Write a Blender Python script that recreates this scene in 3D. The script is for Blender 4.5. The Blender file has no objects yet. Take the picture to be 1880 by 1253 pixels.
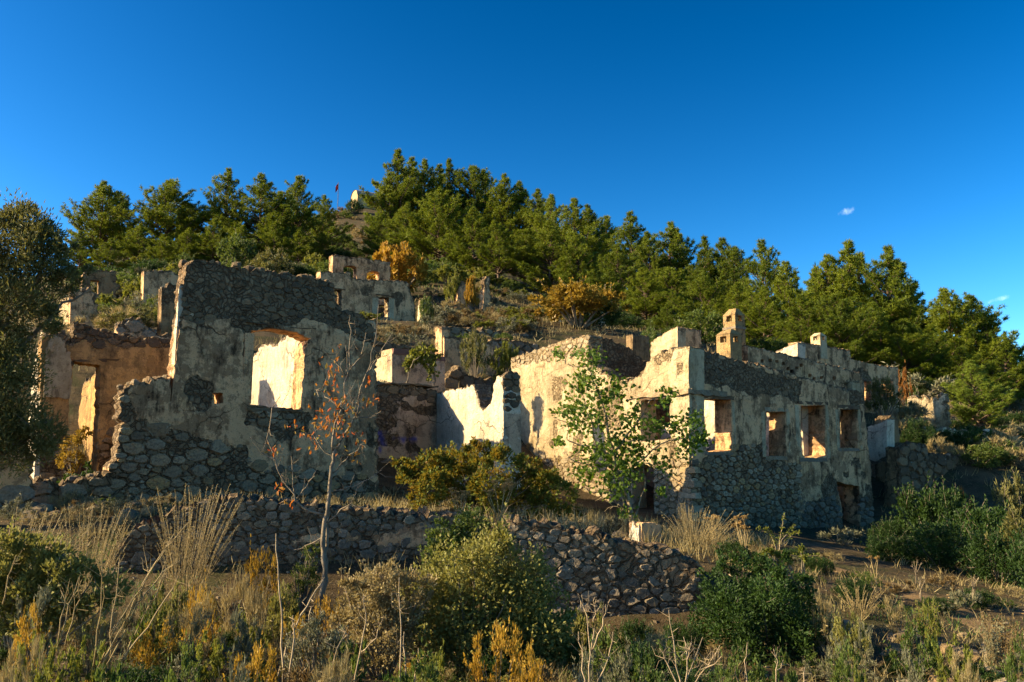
import bpy, math, random
import numpy as np
from mathutils import Vector
from mathutils.geometry import delaunay_2d_cdt

# ------------------------------------------------------------------ camera, sky, sun, exposure
scene = bpy.context.scene
col = scene.collection
CAM_Z, PITCH, LENS = 2.2, math.radians(8.0), 30.0
IW, IH = 1880.0, 1253.0
cam = bpy.data.cameras.new('camera'); cam.lens = LENS; cam.sensor_width = 36.0
cam.clip_start = 0.05; cam.clip_end = 6000.0
cam_ob = bpy.data.objects.new('camera', cam); col.objects.link(cam_ob)
cam_ob.location = (0, 0, CAM_Z); cam_ob.rotation_euler = (math.radians(90) + PITCH, 0, 0)
scene.camera = cam_ob

SUN_EL, SUN_AZ = math.radians(25.0), math.radians(-6.0)      # azimuth from -X, negative = towards the camera side
SUN_DIR = Vector((-math.cos(SUN_AZ) * math.cos(SUN_EL), math.sin(SUN_AZ) * math.cos(SUN_EL), math.sin(SUN_EL)))
world = bpy.data.worlds.new('World'); scene.world = world; world.use_nodes = True
wn = world.node_tree; wn.nodes.clear()
sky = wn.nodes.new('ShaderNodeTexSky'); sky.sky_type = 'NISHITA'; sky.sun_disc = False
sky.sun_elevation = SUN_EL
sky.sun_rotation = math.atan2(SUN_DIR.x, SUN_DIR.y)
sky.altitude = 1000; sky.air_density = 1.0; sky.dust_density = 1.5; sky.ozone_density = 2.5
hs = wn.nodes.new('ShaderNodeHueSaturation'); hs.inputs['Saturation'].default_value = 1.13; hs.inputs['Hue'].default_value = 0.49
hs.inputs['Value'].default_value = 1.0
bg = wn.nodes.new('ShaderNodeBackground'); bg.inputs['Strength'].default_value = 0.093
wo = wn.nodes.new('ShaderNodeOutputWorld')
# one even contrast curve over the whole sky, as the photograph is developed
k0 = wn.nodes.new('ShaderNodeVectorMath'); k0.operation = 'SCALE'; k0.inputs['Scale'].default_value = 1 / 5.0
gm = wn.nodes.new('ShaderNodeGamma'); gm.inputs['Gamma'].default_value = 1.85
k1 = wn.nodes.new('ShaderNodeVectorMath'); k1.operation = 'SCALE'; k1.inputs['Scale'].default_value = 5.0
wn.links.new(sky.outputs[0], k0.inputs[0]); wn.links.new(k0.outputs[0], gm.inputs['Color']); wn.links.new(gm.outputs[0], k1.inputs[0])
wn.links.new(k1.outputs[0], hs.inputs['Color'])
# two small wisps of cloud high in the sky
def wisp(prev, d, up, wx, wy, seed, amt):
    d = Vector(d).normalized(); rt = d.cross(Vector((0, 0, 1))).normalized(); u2 = rt.cross(d)
    a = math.radians(up); ax = rt * math.cos(a) + u2 * math.sin(a); ay = u2 * math.cos(a) - rt * math.sin(a)
    tc = wn.nodes.new('ShaderNodeTexCoord')
    def dot(v, s):
        n = wn.nodes.new('ShaderNodeVectorMath'); n.operation = 'DOT_PRODUCT'; n.inputs[1].default_value = v
        wn.links.new(tc.outputs['Generated'], n.inputs[0])
        m = wn.nodes.new('ShaderNodeMath'); m.operation = 'MULTIPLY'; m.inputs[1].default_value = 1 / s
        wn.links.new(n.outputs['Value'], m.inputs[0])
        p = wn.nodes.new('ShaderNodeMath'); p.operation = 'POWER'; p.inputs[1].default_value = 2
        ab = wn.nodes.new('ShaderNodeMath'); ab.operation = 'ABSOLUTE'
        wn.links.new(m.outputs[0], ab.inputs[0]); wn.links.new(ab.outputs[0], p.inputs[0])
        return p
    s = wn.nodes.new('ShaderNodeMath'); s.operation = 'ADD'
    wn.links.new(dot(ax, wx).outputs[0], s.inputs[0]); wn.links.new(dot(ay, wy).outputs[0], s.inputs[1])
    nz = wn.nodes.new('ShaderNodeTexNoise'); nz.inputs['Scale'].default_value = 95; nz.inputs['Detail'].default_value = 7
    nz.inputs['Roughness'].default_value = .62; nz.noise_dimensions = '4D'; nz.inputs['W'].default_value = seed
    wn.links.new(tc.outputs['Generated'], nz.inputs['Vector'])
    k = wn.nodes.new('ShaderNodeMath'); k.operation = 'MULTIPLY_ADD'; k.inputs[1].default_value = -0.5
    wn.links.new(s.outputs[0], k.inputs[0]); wn.links.new(nz.outputs[0], k.inputs[2])
    mr = wn.nodes.new('ShaderNodeMapRange'); mr.inputs['From Min'].default_value = .30; mr.inputs['From Max'].default_value = .95
    mr.inputs['To Max'].default_value = amt; mr.interpolation_type = 'SMOOTHSTEP'
    wn.links.new(k.outputs[0], mr.inputs['Value'])
    # only the side of the sky the wisp is on
    fr = wn.nodes.new('ShaderNodeVectorMath'); fr.operation = 'DOT_PRODUCT'; fr.inputs[1].default_value = d
    wn.links.new(tc.outputs['Generated'], fr.inputs[0])
    gt = wn.nodes.new('ShaderNodeMath'); gt.operation = 'GREATER_THAN'; gt.inputs[1].default_value = 0.5
    wn.links.new(fr.outputs['Value'], gt.inputs[0])
    ml = wn.nodes.new('ShaderNodeMath'); ml.operation = 'MULTIPLY'
    wn.links.new(mr.outputs[0], ml.inputs[0]); wn.links.new(gt.outputs[0], ml.inputs[1])
    mx = wn.nodes.new('ShaderNodeMix'); mx.data_type = 'RGBA'; mx.inputs[7].default_value = (9.0, 10.0, 11.5, 1)
    wn.links.new(ml.outputs[0], mx.inputs[0]); wn.links.new(prev, mx.inputs[6])
    return mx.outputs[2]
def px_dir(px, py):
    x = (px - IW / 2) / (LENS / 36 * IW); v = -(py - IH / 2) / (LENS / 36 * IW)
    return Vector((x, math.cos(PITCH) - v * math.sin(PITCH), math.sin(PITCH) + v * math.cos(PITCH)))
c1 = wisp(hs.outputs[0], px_dir(1555, 388), 14, .017, .006, 3.1, .42)
c1 = wisp(c1, px_dir(1828, 551), 14, .022, .0048, 8.4, .5)
wn.links.new(c1, bg.inputs['Color']); wn.links.new(bg.outputs[0], wo.inputs[0])

sun = bpy.data.lights.new('sun', 'SUN'); sun.energy = 5.0; sun.angle = math.radians(0.5); sun.color = (1.0, 0.80, 0.47)
sun_ob = bpy.data.objects.new('sun', sun); col.objects.link(sun_ob)
sun_ob.rotation_euler = SUN_DIR.to_track_quat('Z', 'Y').to_euler(); sun_ob.location = SUN_DIR * 100
vs = scene.view_settings
scene.display_settings.display_device = 'sRGB'
vs.view_transform = 'Standard'; vs.look = 'None'; vs.gamma = 1.0; vs.use_curve_mapping = False; vs.exposure = 1.45
scene.cycles.max_bounces = 6; scene.cycles.diffuse_bounces = 3; scene.cycles.transmission_bounces = 4
scene.cycles.transparent_max_bounces = 4; scene.cycles.glossy_bounces = 1
scene.cycles.caustics_reflective = False; scene.cycles.caustics_refractive = False

# ------------------------------------------------------------------ helpers: numbers
F = LENS / 36 * IW
def at(px, py, Y):
    "the world point seen at photo position (px, py) at distance Y ahead of the viewpoint"
    d = px_dir(px, py); t = Y / d.y
    return np.array((d.x * t, Y, CAM_Z + d.z * t))
def xat(px, Y): return at(px, 846.7, Y)[0]
def hnoise(ix, iy, iz, s):
    M = np.uint64(0xffffffff)
    n = (ix.astype(np.int64).astype(np.uint64) * np.uint64(374761393) + iy.astype(np.int64).astype(np.uint64) * np.uint64(668265263)
         + iz.astype(np.int64).astype(np.uint64) * np.uint64(2147483647) + np.uint64(s * 974634541 + 12345)) & M
    n = ((n ^ (n >> np.uint64(13))) * np.uint64(1274126177)) & M
    n = ((n ^ (n >> np.uint64(15))) * np.uint64(2246822519)) & M
    return ((n ^ (n >> np.uint64(16))) & M).astype(np.float64) / 2147483647.5 - 1
def vnoise(P, scale, seed=0):
    P = np.asarray(P, float) * scale + 1000.0
    i = np.floor(P); f = P - i; f = f * f * (3 - 2 * f); r = 0
    for dx in (0, 1):
        for dy in (0, 1):
            for dz in (0, 1):
                w = (f[:, 0] if dx else 1 - f[:, 0]) * (f[:, 1] if dy else 1 - f[:, 1]) * (f[:, 2] if dz else 1 - f[:, 2])
                r = r + w * hnoise(i[:, 0] + dx, i[:, 1] + dy, i[:, 2] + dz, seed)
    return r
def fbm(P, scale, octv=4, seed=0, gain=.5):
    a, t, r = 1.0, 0.0, 0
    for k in range(octv):
        r = r + a * vnoise(P, scale * 2 ** k, seed + k * 17); t += a; a *= gain
    return r / t
def sstep(a, b, x):
    t = np.clip((x - a) / (b - a), 0, 1); return t * t * (3 - 2 * t)
def inside(P, poly):
    x, y = P[:, 0], P[:, 1]; r = np.zeros(len(P), bool); n = len(poly)
    for k in range(n):
        (x0, y0), (x1, y1) = poly[k], poly[(k + 1) % n]
        if y0 == y1: continue
        c = ((y0 > y) != (y1 > y)) & (x < (x1 - x0) * (y - y0) / (y1 - y0) + x0); r ^= c
    return r
def sdist(P, poly):
    "distance to the outline of poly, positive inside"
    d = np.full(len(P), 1e9); n = len(poly); poly = np.asarray(poly)
    for k in range(n):
        a, b = poly[k], poly[(k + 1) % n]; ab = b - a
        t = np.clip(((P - a) @ ab) / max(1e-12, ab @ ab), 0, 1)
        d = np.minimum(d, np.hypot(*(P - a - t[:, None] * ab).T))
    return np.where(inside(P, poly), d, -d)

# ------------------------------------------------------------------ helpers: objects
def mesh_np(name, V, T, mats=(), smooth=False, attrs=None, midx=None):
    "V n x 3, T m x 3 or m x 4"
    V = np.ascontiguousarray(V, np.float32); T = np.ascontiguousarray(T, np.int32)
    me = bpy.data.meshes.new(name); k = T.shape[1] if len(T) else 3
    me.vertices.add(len(V)); me.vertices.foreach_set('co', V.ravel())
    me.loops.add(T.size); me.loops.foreach_set('vertex_index', T.ravel())
    me.polygons.add(len(T)); me.polygons.foreach_set('loop_start', np.arange(0, T.size, k, dtype=np.int32))
    if smooth: me.polygons.foreach_set('use_smooth', np.ones(len(T), bool))
    else: me.polygons.foreach_set('use_smooth', np.zeros(len(T), bool))
    for m in mats: me.materials.append(m)
    if midx is not None: me.polygons.foreach_set('material_index', np.asarray(midx, np.int32))
    for an, av in (attrs or {}).items():
        a = me.attributes.new(an, 'FLOAT', 'POINT'); a.data.foreach_set('value', np.asarray(av, np.float32))
    me.update(calc_edges=True)
    return me
def link(name, me, parent=None, loc=(0, 0, 0), rz=0.0, sc=1.0):
    o = bpy.data.objects.new(name, me); o.location = loc
    if rz: o.rotation_euler.z = rz
    if not (isinstance(sc, float) and sc == 1.0): o.scale = (sc, sc, sc) if np.isscalar(sc) else sc
    if parent is not None: o.parent = parent
    col.objects.link(o); return o
def tag(o, label=None, cat=None, group=None, kind=None):
    for k, v in (('label', label), ('category', cat), ('group', group), ('kind', kind)):
        if v: o[k] = v
    return o
def thing(name, label, cat, loc, group=None, rz=0.0, sc=1.0):
    o = bpy.data.objects.new(name, None); o.empty_display_size = .2; o.location = loc; o.rotation_euler.z = rz
    o.scale = (sc, sc, sc) if np.isscalar(sc) else sc
    col.objects.link(o); return tag(o, label, cat, group)
class Geo:
    "collects vertices and triangles"
    def __init__(s): s.V, s.T, s.n, s.R = [], [], 0, []
    def add(s, V, T, r=0.0):
        V = np.asarray(V, float).reshape(-1, 3); s.V.append(V); s.T.append(np.asarray(T, int).reshape(-1, 3) + s.n); s.n += len(V)
        s.R.append(np.full(len(V), r) if np.isscalar(r) else r)
    def tube(s, pts, rad, sides=5, r=0.0):
        pts = np.asarray(pts, float); n = len(pts); rad = np.full(n, rad) if np.isscalar(rad) else np.asarray(rad)
        d = np.gradient(pts, axis=0); d /= np.linalg.norm(d, axis=1)[:, None] + 1e-9
        ref = np.where(np.abs(d[:, 2:3]) > .9, (1., 0, 0), (0, 0, 1.)); a = np.cross(d, ref); a /= np.linalg.norm(a, axis=1)[:, None] + 1e-9
        b = np.cross(d, a); th = np.arange(sides) / sides * 2 * math.pi
        V = pts[:, None] + rad[:, None, None] * (a[:, None] * np.cos(th)[None, :, None] + b[:, None] * np.sin(th)[None, :, None])
        i = np.arange(n - 1)[:, None] * sides; j = np.arange(sides)[None]; j2 = (j + 1) % sides
        q = np.stack([i + j, i + j2, i + sides + j2, i + sides + j], -1).reshape(-1, 4)
        T = np.concatenate([q[:, [0, 1, 2]], q[:, [0, 2, 3]]])
        s.add(V.reshape(-1, 3), T, r)
        for e, c in ((0, 1), (n - 1, -1)):
            base = s.n - n * sides + e * sides
            if rad[e] > .004 and sides > 2:
                for k in range(1, sides - 1):
                    s.T.append(np.array([[base, base + (k + 1 if c > 0 else k), base + (k if c > 0 else k + 1)]]))
    def box(s, c, ax, ay, az, hx, hy, hz, r=0.0, taper=1.0):
        ax, ay, az = (np.asarray(v, float) for v in (ax, ay, az)); V = []
        for k in (-1, 1):
            t = taper if k > 0 else 1
            for (i, j) in ((-1, -1), (1, -1), (1, 1), (-1, 1)): V.append(np.asarray(c) + ax * hx * i * t + ay * hy * j * t + az * hz * k)
        T = [(0, 2, 1), (0, 3, 2), (4, 5, 6), (4, 6, 7)]
        for k in range(4): T += [(k, (k + 1) % 4, 4 + (k + 1) % 4), (k, 4 + (k + 1) % 4, 4 + k)]
        s.add(V, T, r)
    def mesh(s, name, mats, smooth=False):
        if not s.V: s.add([(0, 0, 0), (0, 0, .001), (.001, 0, 0)], [(0, 1, 2)])
        return mesh_np(name, np.concatenate(s.V), np.concatenate(s.T), mats, smooth, {'rnd': np.concatenate(s.R)})
ZUP = np.array((0, 0, 1.0))

# ------------------------------------------------------------------ helpers: materials
class NT:
    def __init__(s, name):
        s.m = bpy.data.materials.new(name); s.m.use_nodes = True; s.t = s.m.node_tree; s.t.nodes.clear()
        s.out = s.t.nodes.new('ShaderNodeOutputMaterial'); s.tc = s.t.nodes.new('ShaderNodeTexCoord')
    def put(s, sock, v):
        if isinstance(v, bpy.types.NodeSocket): s.t.links.new(v, sock)
        elif v is not None:
            sock.default_value = (*v, 1) if hasattr(v, '__len__') and len(v) == 3 and sock.type == 'RGBA' else v
    def noise(s, scale, detail=4, rough=.55, vec=None, stretch=None, w=None):
        n = s.t.nodes.new('ShaderNodeTexNoise'); n.inputs['Scale'].default_value = scale; n.inputs['Detail'].default_value = detail
        n.inputs['Roughness'].default_value = rough; v = vec or s.tc.outputs['Object']
        if stretch:
            mp = s.t.nodes.new('ShaderNodeMapping'); mp.inputs['Scale'].default_value = stretch; s.t.links.new(v, mp.inputs[0]); v = mp.outputs[0]
        s.t.links.new(v, n.inputs['Vector']); return n.outputs[0]
    def voro(s, scale, feature='F1', out=0, vec=None):
        n = s.t.nodes.new('ShaderNodeTexVoronoi'); n.inputs['Scale'].default_value = scale; n.feature = feature
        s.t.links.new(vec or s.tc.outputs['Object'], n.inputs['Vector']); return n.outputs[out]
    def math(s, op, a, b=None, c=None):
        n = s.t.nodes.new('ShaderNodeMath'); n.operation = op
        for k, v in enumerate((a, b, c)): s.put(n.inputs[k], v)
        return n.outputs[0]
    def rng(s, v, a, b, lo=0., hi=1.):
        n = s.t.nodes.new('ShaderNodeMapRange'); n.interpolation_type = 'SMOOTHSTEP'; s.put(n.inputs[0], v)
        for k, x in enumerate((a, b, lo, hi)): n.inputs[k + 1].default_value = x
        return n.outputs[0]
    def mix(s, f, a, b, blend='MIX'):
        n = s.t.nodes.new('ShaderNodeMix'); n.data_type = 'RGBA'; n.blend_type = blend
        s.put(n.inputs[0], f); s.put(n.inputs[6], a); s.put(n.inputs[7], b); return n.outputs[2]
    def ramp(s, f, stops):
        n = s.t.nodes.new('ShaderNodeValToRGB'); e = n.color_ramp.elements
        while len(e) < len(stops): e.new(.5)
        for k, (p, c) in enumerate(stops): e[k].position = p; e[k].color = (*c, 1)
        s.put(n.inputs[0], f); return n.outputs[0]
    def attr(s, name):
        n = s.t.nodes.new('ShaderNodeAttribute'); n.attribute_name = name; return n.outputs['Fac']
    def orand(s): return s.t.nodes.new('ShaderNodeObjectInfo').outputs['Random']
    def bump(s, h, strength, dist=.02, nrm=None):
        n = s.t.nodes.new('ShaderNodeBump'); n.inputs['Strength'].default_value = strength; n.inputs['Distance'].default_value = dist
        s.put(n.inputs['Height'], h)
        if nrm: s.put(n.inputs['Normal'], nrm)
        return n.outputs[0]
    def principled(s, colr, rough=.9, nrm=None, spec=.2):
        n = s.t.nodes.new('ShaderNodeBsdfPrincipled'); s.put(n.inputs['Base Color'], colr); s.put(n.inputs['Roughness'], rough)
        n.inputs['Specular IOR Level'].default_value = spec
        if nrm: s.put(n.inputs['Normal'], nrm)
        s.t.links.new(n.outputs[0], s.out.inputs[0]); return n
def plaster(name, pal, stain, stain_amt=.6, ochre=.3, dark=(.045, .038, .028), bare=((.15, .115, .07), (.30, .235, .15)), crk=.7):
    m = NT(name); big = m.noise(.55, 4, .6); mid = m.noise(2.7, 7, .68); fine = m.noise(15, 6, .72); blot = m.noise(1.25, 8, .72)
    c = m.mix(m.rng(big, .38, .62), pal[0], pal[1])
    c = m.mix(m.math('MULTIPLY', m.rng(m.noise(1.1, 5, .6, stretch=(1.2, 1.2, .8)), .53, .62), ochre), c, (.42, .25, .085))
    c = m.mix(m.math('MULTIPLY', m.rng(blot, .50, .54), stain_amt * .7), c, stain)
    st = m.noise(2.4, 8, .72, stretch=(1.7, 1.7, .32)); sp = m.math('ADD', m.math('MULTIPLY', st, .55), m.math('MULTIPLY', mid, .45))
    c = m.mix(m.math('MULTIPLY', m.rng(sp, .49, .555), stain_amt * .8), c, stain)
    c = m.mix(m.math('MULTIPLY', m.rng(sp, .55, .60), stain_amt), c, dark)
    c = m.mix(m.math('MULTIPLY', m.rng(m.noise(4.3, 6, .7), .57, .63), .55), c, pal[0])
    c = m.mix(m.math('MULTIPLY', m.rng(fine, .56, .64), .6), c, stain)
    c = m.mix(m.math('MULTIPLY', m.rng(m.noise(34, 3, .6), .60, .68), .5), c, dark)
    wv = m.t.nodes.new('ShaderNodeVectorMath'); wv.operation = 'MULTIPLY_ADD'; nv = m.t.nodes.new('ShaderNodeTexNoise'); nv.inputs['Scale'].default_value = 2.2; nv.inputs['Detail'].default_value = 5
    m.t.links.new(m.tc.outputs['Object'], nv.inputs['Vector']); m.t.links.new(nv.outputs['Color'], wv.inputs[0]); wv.inputs[1].default_value = (.55, .55, .55); m.t.links.new(m.tc.outputs['Object'], wv.inputs[2])
    crack = m.math('MULTIPLY', m.rng(m.voro(.85, 'DISTANCE_TO_EDGE', 0, wv.outputs[0]), .014, .002), m.rng(big, .42, .55))
    c = m.mix(m.math('MULTIPLY', crack, crk), c, dark)
    vc = m.voro(8.5, 'F1', 1, wv.outputs[0]); ve = m.rng(m.voro(8.5, 'DISTANCE_TO_EDGE', 0, wv.outputs[0]), .0, .16)
    sepc = m.t.nodes.new('ShaderNodeSeparateColor'); m.put(sepc.inputs[0], vc)
    rub = m.mix(sepc.outputs[0], bare[0], bare[1]); rub = m.mix(m.rng(fine, .42, .60), rub, m.mix(.5, rub, stain))
    rub = m.mix(m.math('MULTIPLY', m.rng(mid, .52, .62), .4), rub, dark)
    rub = m.mix(ve, m.mix(.55, rub, dark), rub)
    b = m.rng(m.math('ADD', m.attr('bare'), m.math('MULTIPLY', m.math('SUBTRACT', mid, .5), 1.2)), .45, .53)
    c = m.mix(b, c, rub)
    c = m.mix(m.attr('blue'), c, (.10, .10, .34))
    h = m.math('ADD', m.math('MULTIPLY', fine, .8), m.math('MULTIPLY', m.noise(48, 3, .6), .3))
    h = m.math('ADD', h, m.math('MULTIPLY', m.math('MULTIPLY', ve, b), .8)); h = m.math('ADD', h, m.math('MULTIPLY', mid, 1.1)); h = m.math('SUBTRACT', h, m.math('MULTIPLY', crack, crk * .7)); h = m.math('SUBTRACT', h, m.math('MULTIPLY', b, .35))
    m.principled(c, .95, m.bump(h, 1.0, .06), .1); return m.m
def stonemat(name, cols, lich=.5):
    m = NT(name); r = m.math('FRACT', m.math('ADD', m.orand(), m.attr('rnd')))
    c = m.ramp(r, [(k / (len(cols) - 1), cc) for k, cc in enumerate(cols)])
    n = m.noise(6, 6, .65); f = m.noise(26, 5, .7)
    c = m.mix(m.rng(f, .4, .7), c, m.mix(.55, c, (.07, .06, .045)))
    c = m.mix(m.math('MULTIPLY', m.rng(n, .52, .64), lich), c, (.055, .05, .04))
    c = m.mix(m.math('MULTIPLY', m.rng(m.noise(11, 4, .6), .60, .70), .5), c, (.40, .36, .27))
    m.principled(c, .93, m.bump(m.math('ADD', f, m.math('MULTIPLY', n, .7)), .8, .03), .12); return m.m
def leafmat(name, cols, transl=.35, tcol=None, rough=.6, orand=.25, spec=.25):
    m = NT(name); r = m.attr('rnd')
    if orand: r = m.math('ADD', m.math('MULTIPLY', r, 1 - orand), m.math('MULTIPLY', m.orand(), orand))
    c = m.ramp(r, [(k / (len(cols) - 1), cc) for k, cc in enumerate(cols)])
    p = m.principled(c, rough, None, spec)
    t = m.t.nodes.new('ShaderNodeBsdfTranslucent'); m.put(t.inputs[0], m.mix(.5, c, tcol) if tcol else c)
    x = m.t.nodes.new('ShaderNodeMixShader'); x.inputs[0].default_value = transl
    m.t.links.new(p.outputs[0], x.inputs[1]); m.t.links.new(t.outputs[0], x.inputs[2]); m.t.links.new(x.outputs[0], m.out.inputs[0])
    return m.m
def flatmat(name, a, b, scale=6, rough=.85, bump=.4, stretch=None):
    m = NT(name); n = m.noise(scale, 5, .6, stretch=stretch)
    m.principled(m.mix(m.rng(n, .35, .65), a, b), rough, m.bump(n, bump, .02), .15); return m.m

DKB = ((.17, .118, .066), (.33, .235, .135))
PL_GREY = plaster('weathered_plaster', ((.75, .45, .225), (.60, .36, .18)), (.18, .107, .056), .9, .3, dark=(.05, .032, .019), bare=DKB)  # mainly for shaded walls: lightened and warmed against the blue sky fill
PL_CREAM = plaster('sunlit_plaster', ((.56, .44, .265), (.46, .35, .20)), (.25, .18, .095), .55, .3, dark=(.10, .07, .04), bare=((.22, .152, .078), (.46, .34, .19)), crk=.35)  # sunlit copy of the coat above: yellower, fewer dark stains
PL_WHITE = plaster('sunlit_lime_plaster', ((.74, .63, .45), (.64, .53, .37)), (.30, .245, .18), .45, .22, dark=(.12, .095, .07), bare=((.17, .122, .07), (.36, .27, .165)))  # whitest copy, sunlight put into the colour of sun-facing walls
PL_DARK = plaster('dark_plaster', ((.34, .22, .105), (.24, .158, .078)), (.115, .074, .039), .8, .2, dark=(.045, .031, .019), bare=((.13, .09, .05), (.27, .19, .105)))  # dark brown plaster all over, with random near-black stains
PL_BLUE = plaster('bluish_plaster', ((.68, .47, .29), (.50, .355, .225)), (.20, .138, .09), .8, .35, dark=(.055, .042, .029), bare=DKB)
PL_OCHRE = plaster('ochre_plaster', ((.62, .365, .135), (.44, .265, .105)), (.20, .125, .057), .75, .75, dark=(.055, .038, .022), bare=DKB)
ST_WARM = stonemat('warm_limestone', ((.22, .158, .092), (.38, .275, .155), (.27, .20, .122), (.44, .275, .115), (.15, .112, .072), (.44, .335, .205), (.30, .22, .128)), .5)
ST_GREY = stonemat('grey_limestone', ((.18, .14, .095), (.28, .22, .15), (.13, .102, .07), (.30, .225, .135), (.22, .175, .122)), .5)
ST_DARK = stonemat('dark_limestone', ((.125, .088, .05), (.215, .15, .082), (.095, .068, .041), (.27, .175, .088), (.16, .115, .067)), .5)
ST_CREAM = stonemat('cream_limestone', ((.34, .26, .155), (.42, .33, .205), (.27, .205, .125), (.40, .28, .145)), .3)
WOOD = flatmat('old_timber', (.16, .10, .05), (.08, .05, .03), 5, .8, .6, (1, 1, 6))
IRON_RED = flatmat('red_brown_render', (.22, .11, .075), (.13, .075, .055), 4)
BARK = flatmat('grey_bark', (.24, .19, .13), (.13, .105, .075), 9, .9, .8)
BARK_PALE = flatmat('pale_bark', (.34, .26, .16), (.22, .165, .105), 14, .85, .6)
BARK_PINE = flatmat('pine_bark', (.15, .095, .06), (.08, .06, .045), 6, .9, .8)
STRAW = leafmat('straw', ((.30, .22, .10), (.42, .32, .15), (.24, .17, .08)), .25, (.5, .38, .15))
# ------------------------------------------------------------------ terrain
CP = [(-6, 3, .45), (0, 3, .5), (6, 3, .35), (0, -10, .4), (-14, -4, .6), (14, -4, .2), (-30, -30, .5), (30, -30, 0),
      (0, 6.5, .35), (-3, 7, .42), (-6, 8, .6), (-8, 12, 1.0), (-12, 8, .9), (3, 7, .2), (5, 8, .1), (8, 10, -.1), (6, 11, .02), (12, 8, -.3), (20, 8, -.4),
      (-5.5, 11.2, .35), (-3, 11.6, .3), (-1, 11.9, .28), (.6, 11.2, .12), (2.0, 10.0, .03), (3.3, 10.4, .05), (-.2, 10.9, .16), (.9, 10.85, .08), (1.8, 10.9, .04), (2.5, 11.0, .02),
      (-5.2, 13.4, 1.3), (-3, 13.9, 1.25), (-1, 14.2, 1.12), (1, 13.2, .95), (2.6, 12.0, .62),
      (-6.6, 16.2, 1.3), (-4, 17.4, 1.2), (-2, 18.6, 1.15), (0, 19, 1.05), (2, 18, .9), (4.2, 20, .72), (4, 14.5, .5), (6, 14, .22), (8, 14, 0.0),
      (7, 20, .35), (11.5, 25.5, -.05), (14, 22, -.25), (18, 24, .1), (10, 16, -.25), (16, 14, -.4), (26, 24, .4),
      (-10, 17, 1.6), (-14, 18, 2.0), (-20, 20, 3.0), (-6, 20.5, 1.8), (-6.5, 24, 3.6), (-8.2, 21.5, 2.0), (-4.5, 22, 2.2), (0, 27, 2.6), (3, 30, 2.6),
      (7, 28, 1.4), (10, 30, 1.6), (0, 23, 1.3), (-40, 30, 6), (40, 30, 2)]
PP = [(1600, 765, 33), (1831, 880, 28.6), (1700, 800, 33), (1880, 835, 36), (2100, 840, 36), (900, 692, 31), (760, 714, 28), (820, 690, 32), (600, 690, 28),
      (200, 632, 26), (50, 640, 26), (330, 610, 30), (450, 600, 34), (300, 560, 45), (100, 590, 42), (640, 598, 52), (740, 600, 52), (150, 503, 95), (-150, 540, 80),
      (313, 485, 95), (417, 480, 95), (540, 478, 98), (640, 480, 100), (640, 440, 140), (650, 384, 200), (590, 400, 200), (520, 450, 150), (300, 475, 140), (130, 505, 140), (-150, 560, 140),
      (900, 620, 42), (900, 545, 68), (820, 590, 46), (980, 590, 48), (860, 480, 110), (730, 470, 118), (900, 450, 150), (800, 420, 190), (1100, 640, 42), (1050, 600, 60), (1100, 556, 110),
      (1100, 535, 160), (1400, 655, 48), (1300, 628, 90), (1400, 605, 140), (1540, 704, 75), (1700, 755, 45), (1743, 742, 65), (1700, 715, 120), (1880, 760, 60), (1880, 735, 110), (2200, 780, 80),
      (2200, 770, 130)]
CP = np.array(CP + [tuple(at(*p)) for p in PP] + [(0, 290, 50), (-150, 290, 40), (-90, 210, 46), (120, 220, 22), (250, 250, 10), (-250, 200, 20), (0, 420, 15), (-300, 420, 5), (300, 420, 5),
              (-350, 0, 5), (350, 0, -2), (-120, 60, 14), (140, 70, 3), (0, -120, 0)], float)
def tps_fit(C):
    n = len(C); d2 = ((C[:, None, :2] - C[None, :, :2]) ** 2).sum(-1); K = np.where(d2 > 0, .5 * d2 * np.log(np.maximum(d2, 1e-12)), 0) + np.eye(n) * .02
    A = np.zeros((n + 3, n + 3)); A[:n, :n] = K; A[:n, n] = 1; A[:n, n + 1:] = C[:, :2]; A[n:, :n] = A[:n, n:].T
    return np.linalg.solve(A, np.concatenate([C[:, 2], np.zeros(3)]))
TW = tps_fit(CP)
def gz(x, y, rough=True):
    x = np.atleast_1d(np.asarray(x, float)); y = np.atleast_1d(np.asarray(y, float)); r = np.zeros(len(x)); n = len(CP)
    xc, yc = np.clip(x, -350, 350), np.clip(y, -120, 420)
    for k in range(0, len(x), 20000):
        X, Y = xc[k:k + 20000], yc[k:k + 20000]; d2 = (X[:, None] - CP[None, :, 0]) ** 2 + (Y[:, None] - CP[None, :, 1]) ** 2
        r[k:k + 20000] = (np.where(d2 > 0, .5 * d2 * np.log(np.maximum(d2, 1e-12)), 0)) @ TW[:n] + TW[n] + X * TW[n + 1] + Y * TW[n + 2]
    if rough:
        P = np.stack([x, y, x * 0], 1); a = np.clip(y / 40, .35, 3)
        r = r + fbm(P, .55, 4, 5) * .10 * a + fbm(P, 2.6, 3, 9) * .035
    return r
def gz1(x, y): return float(gz([x], [y])[0])

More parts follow.
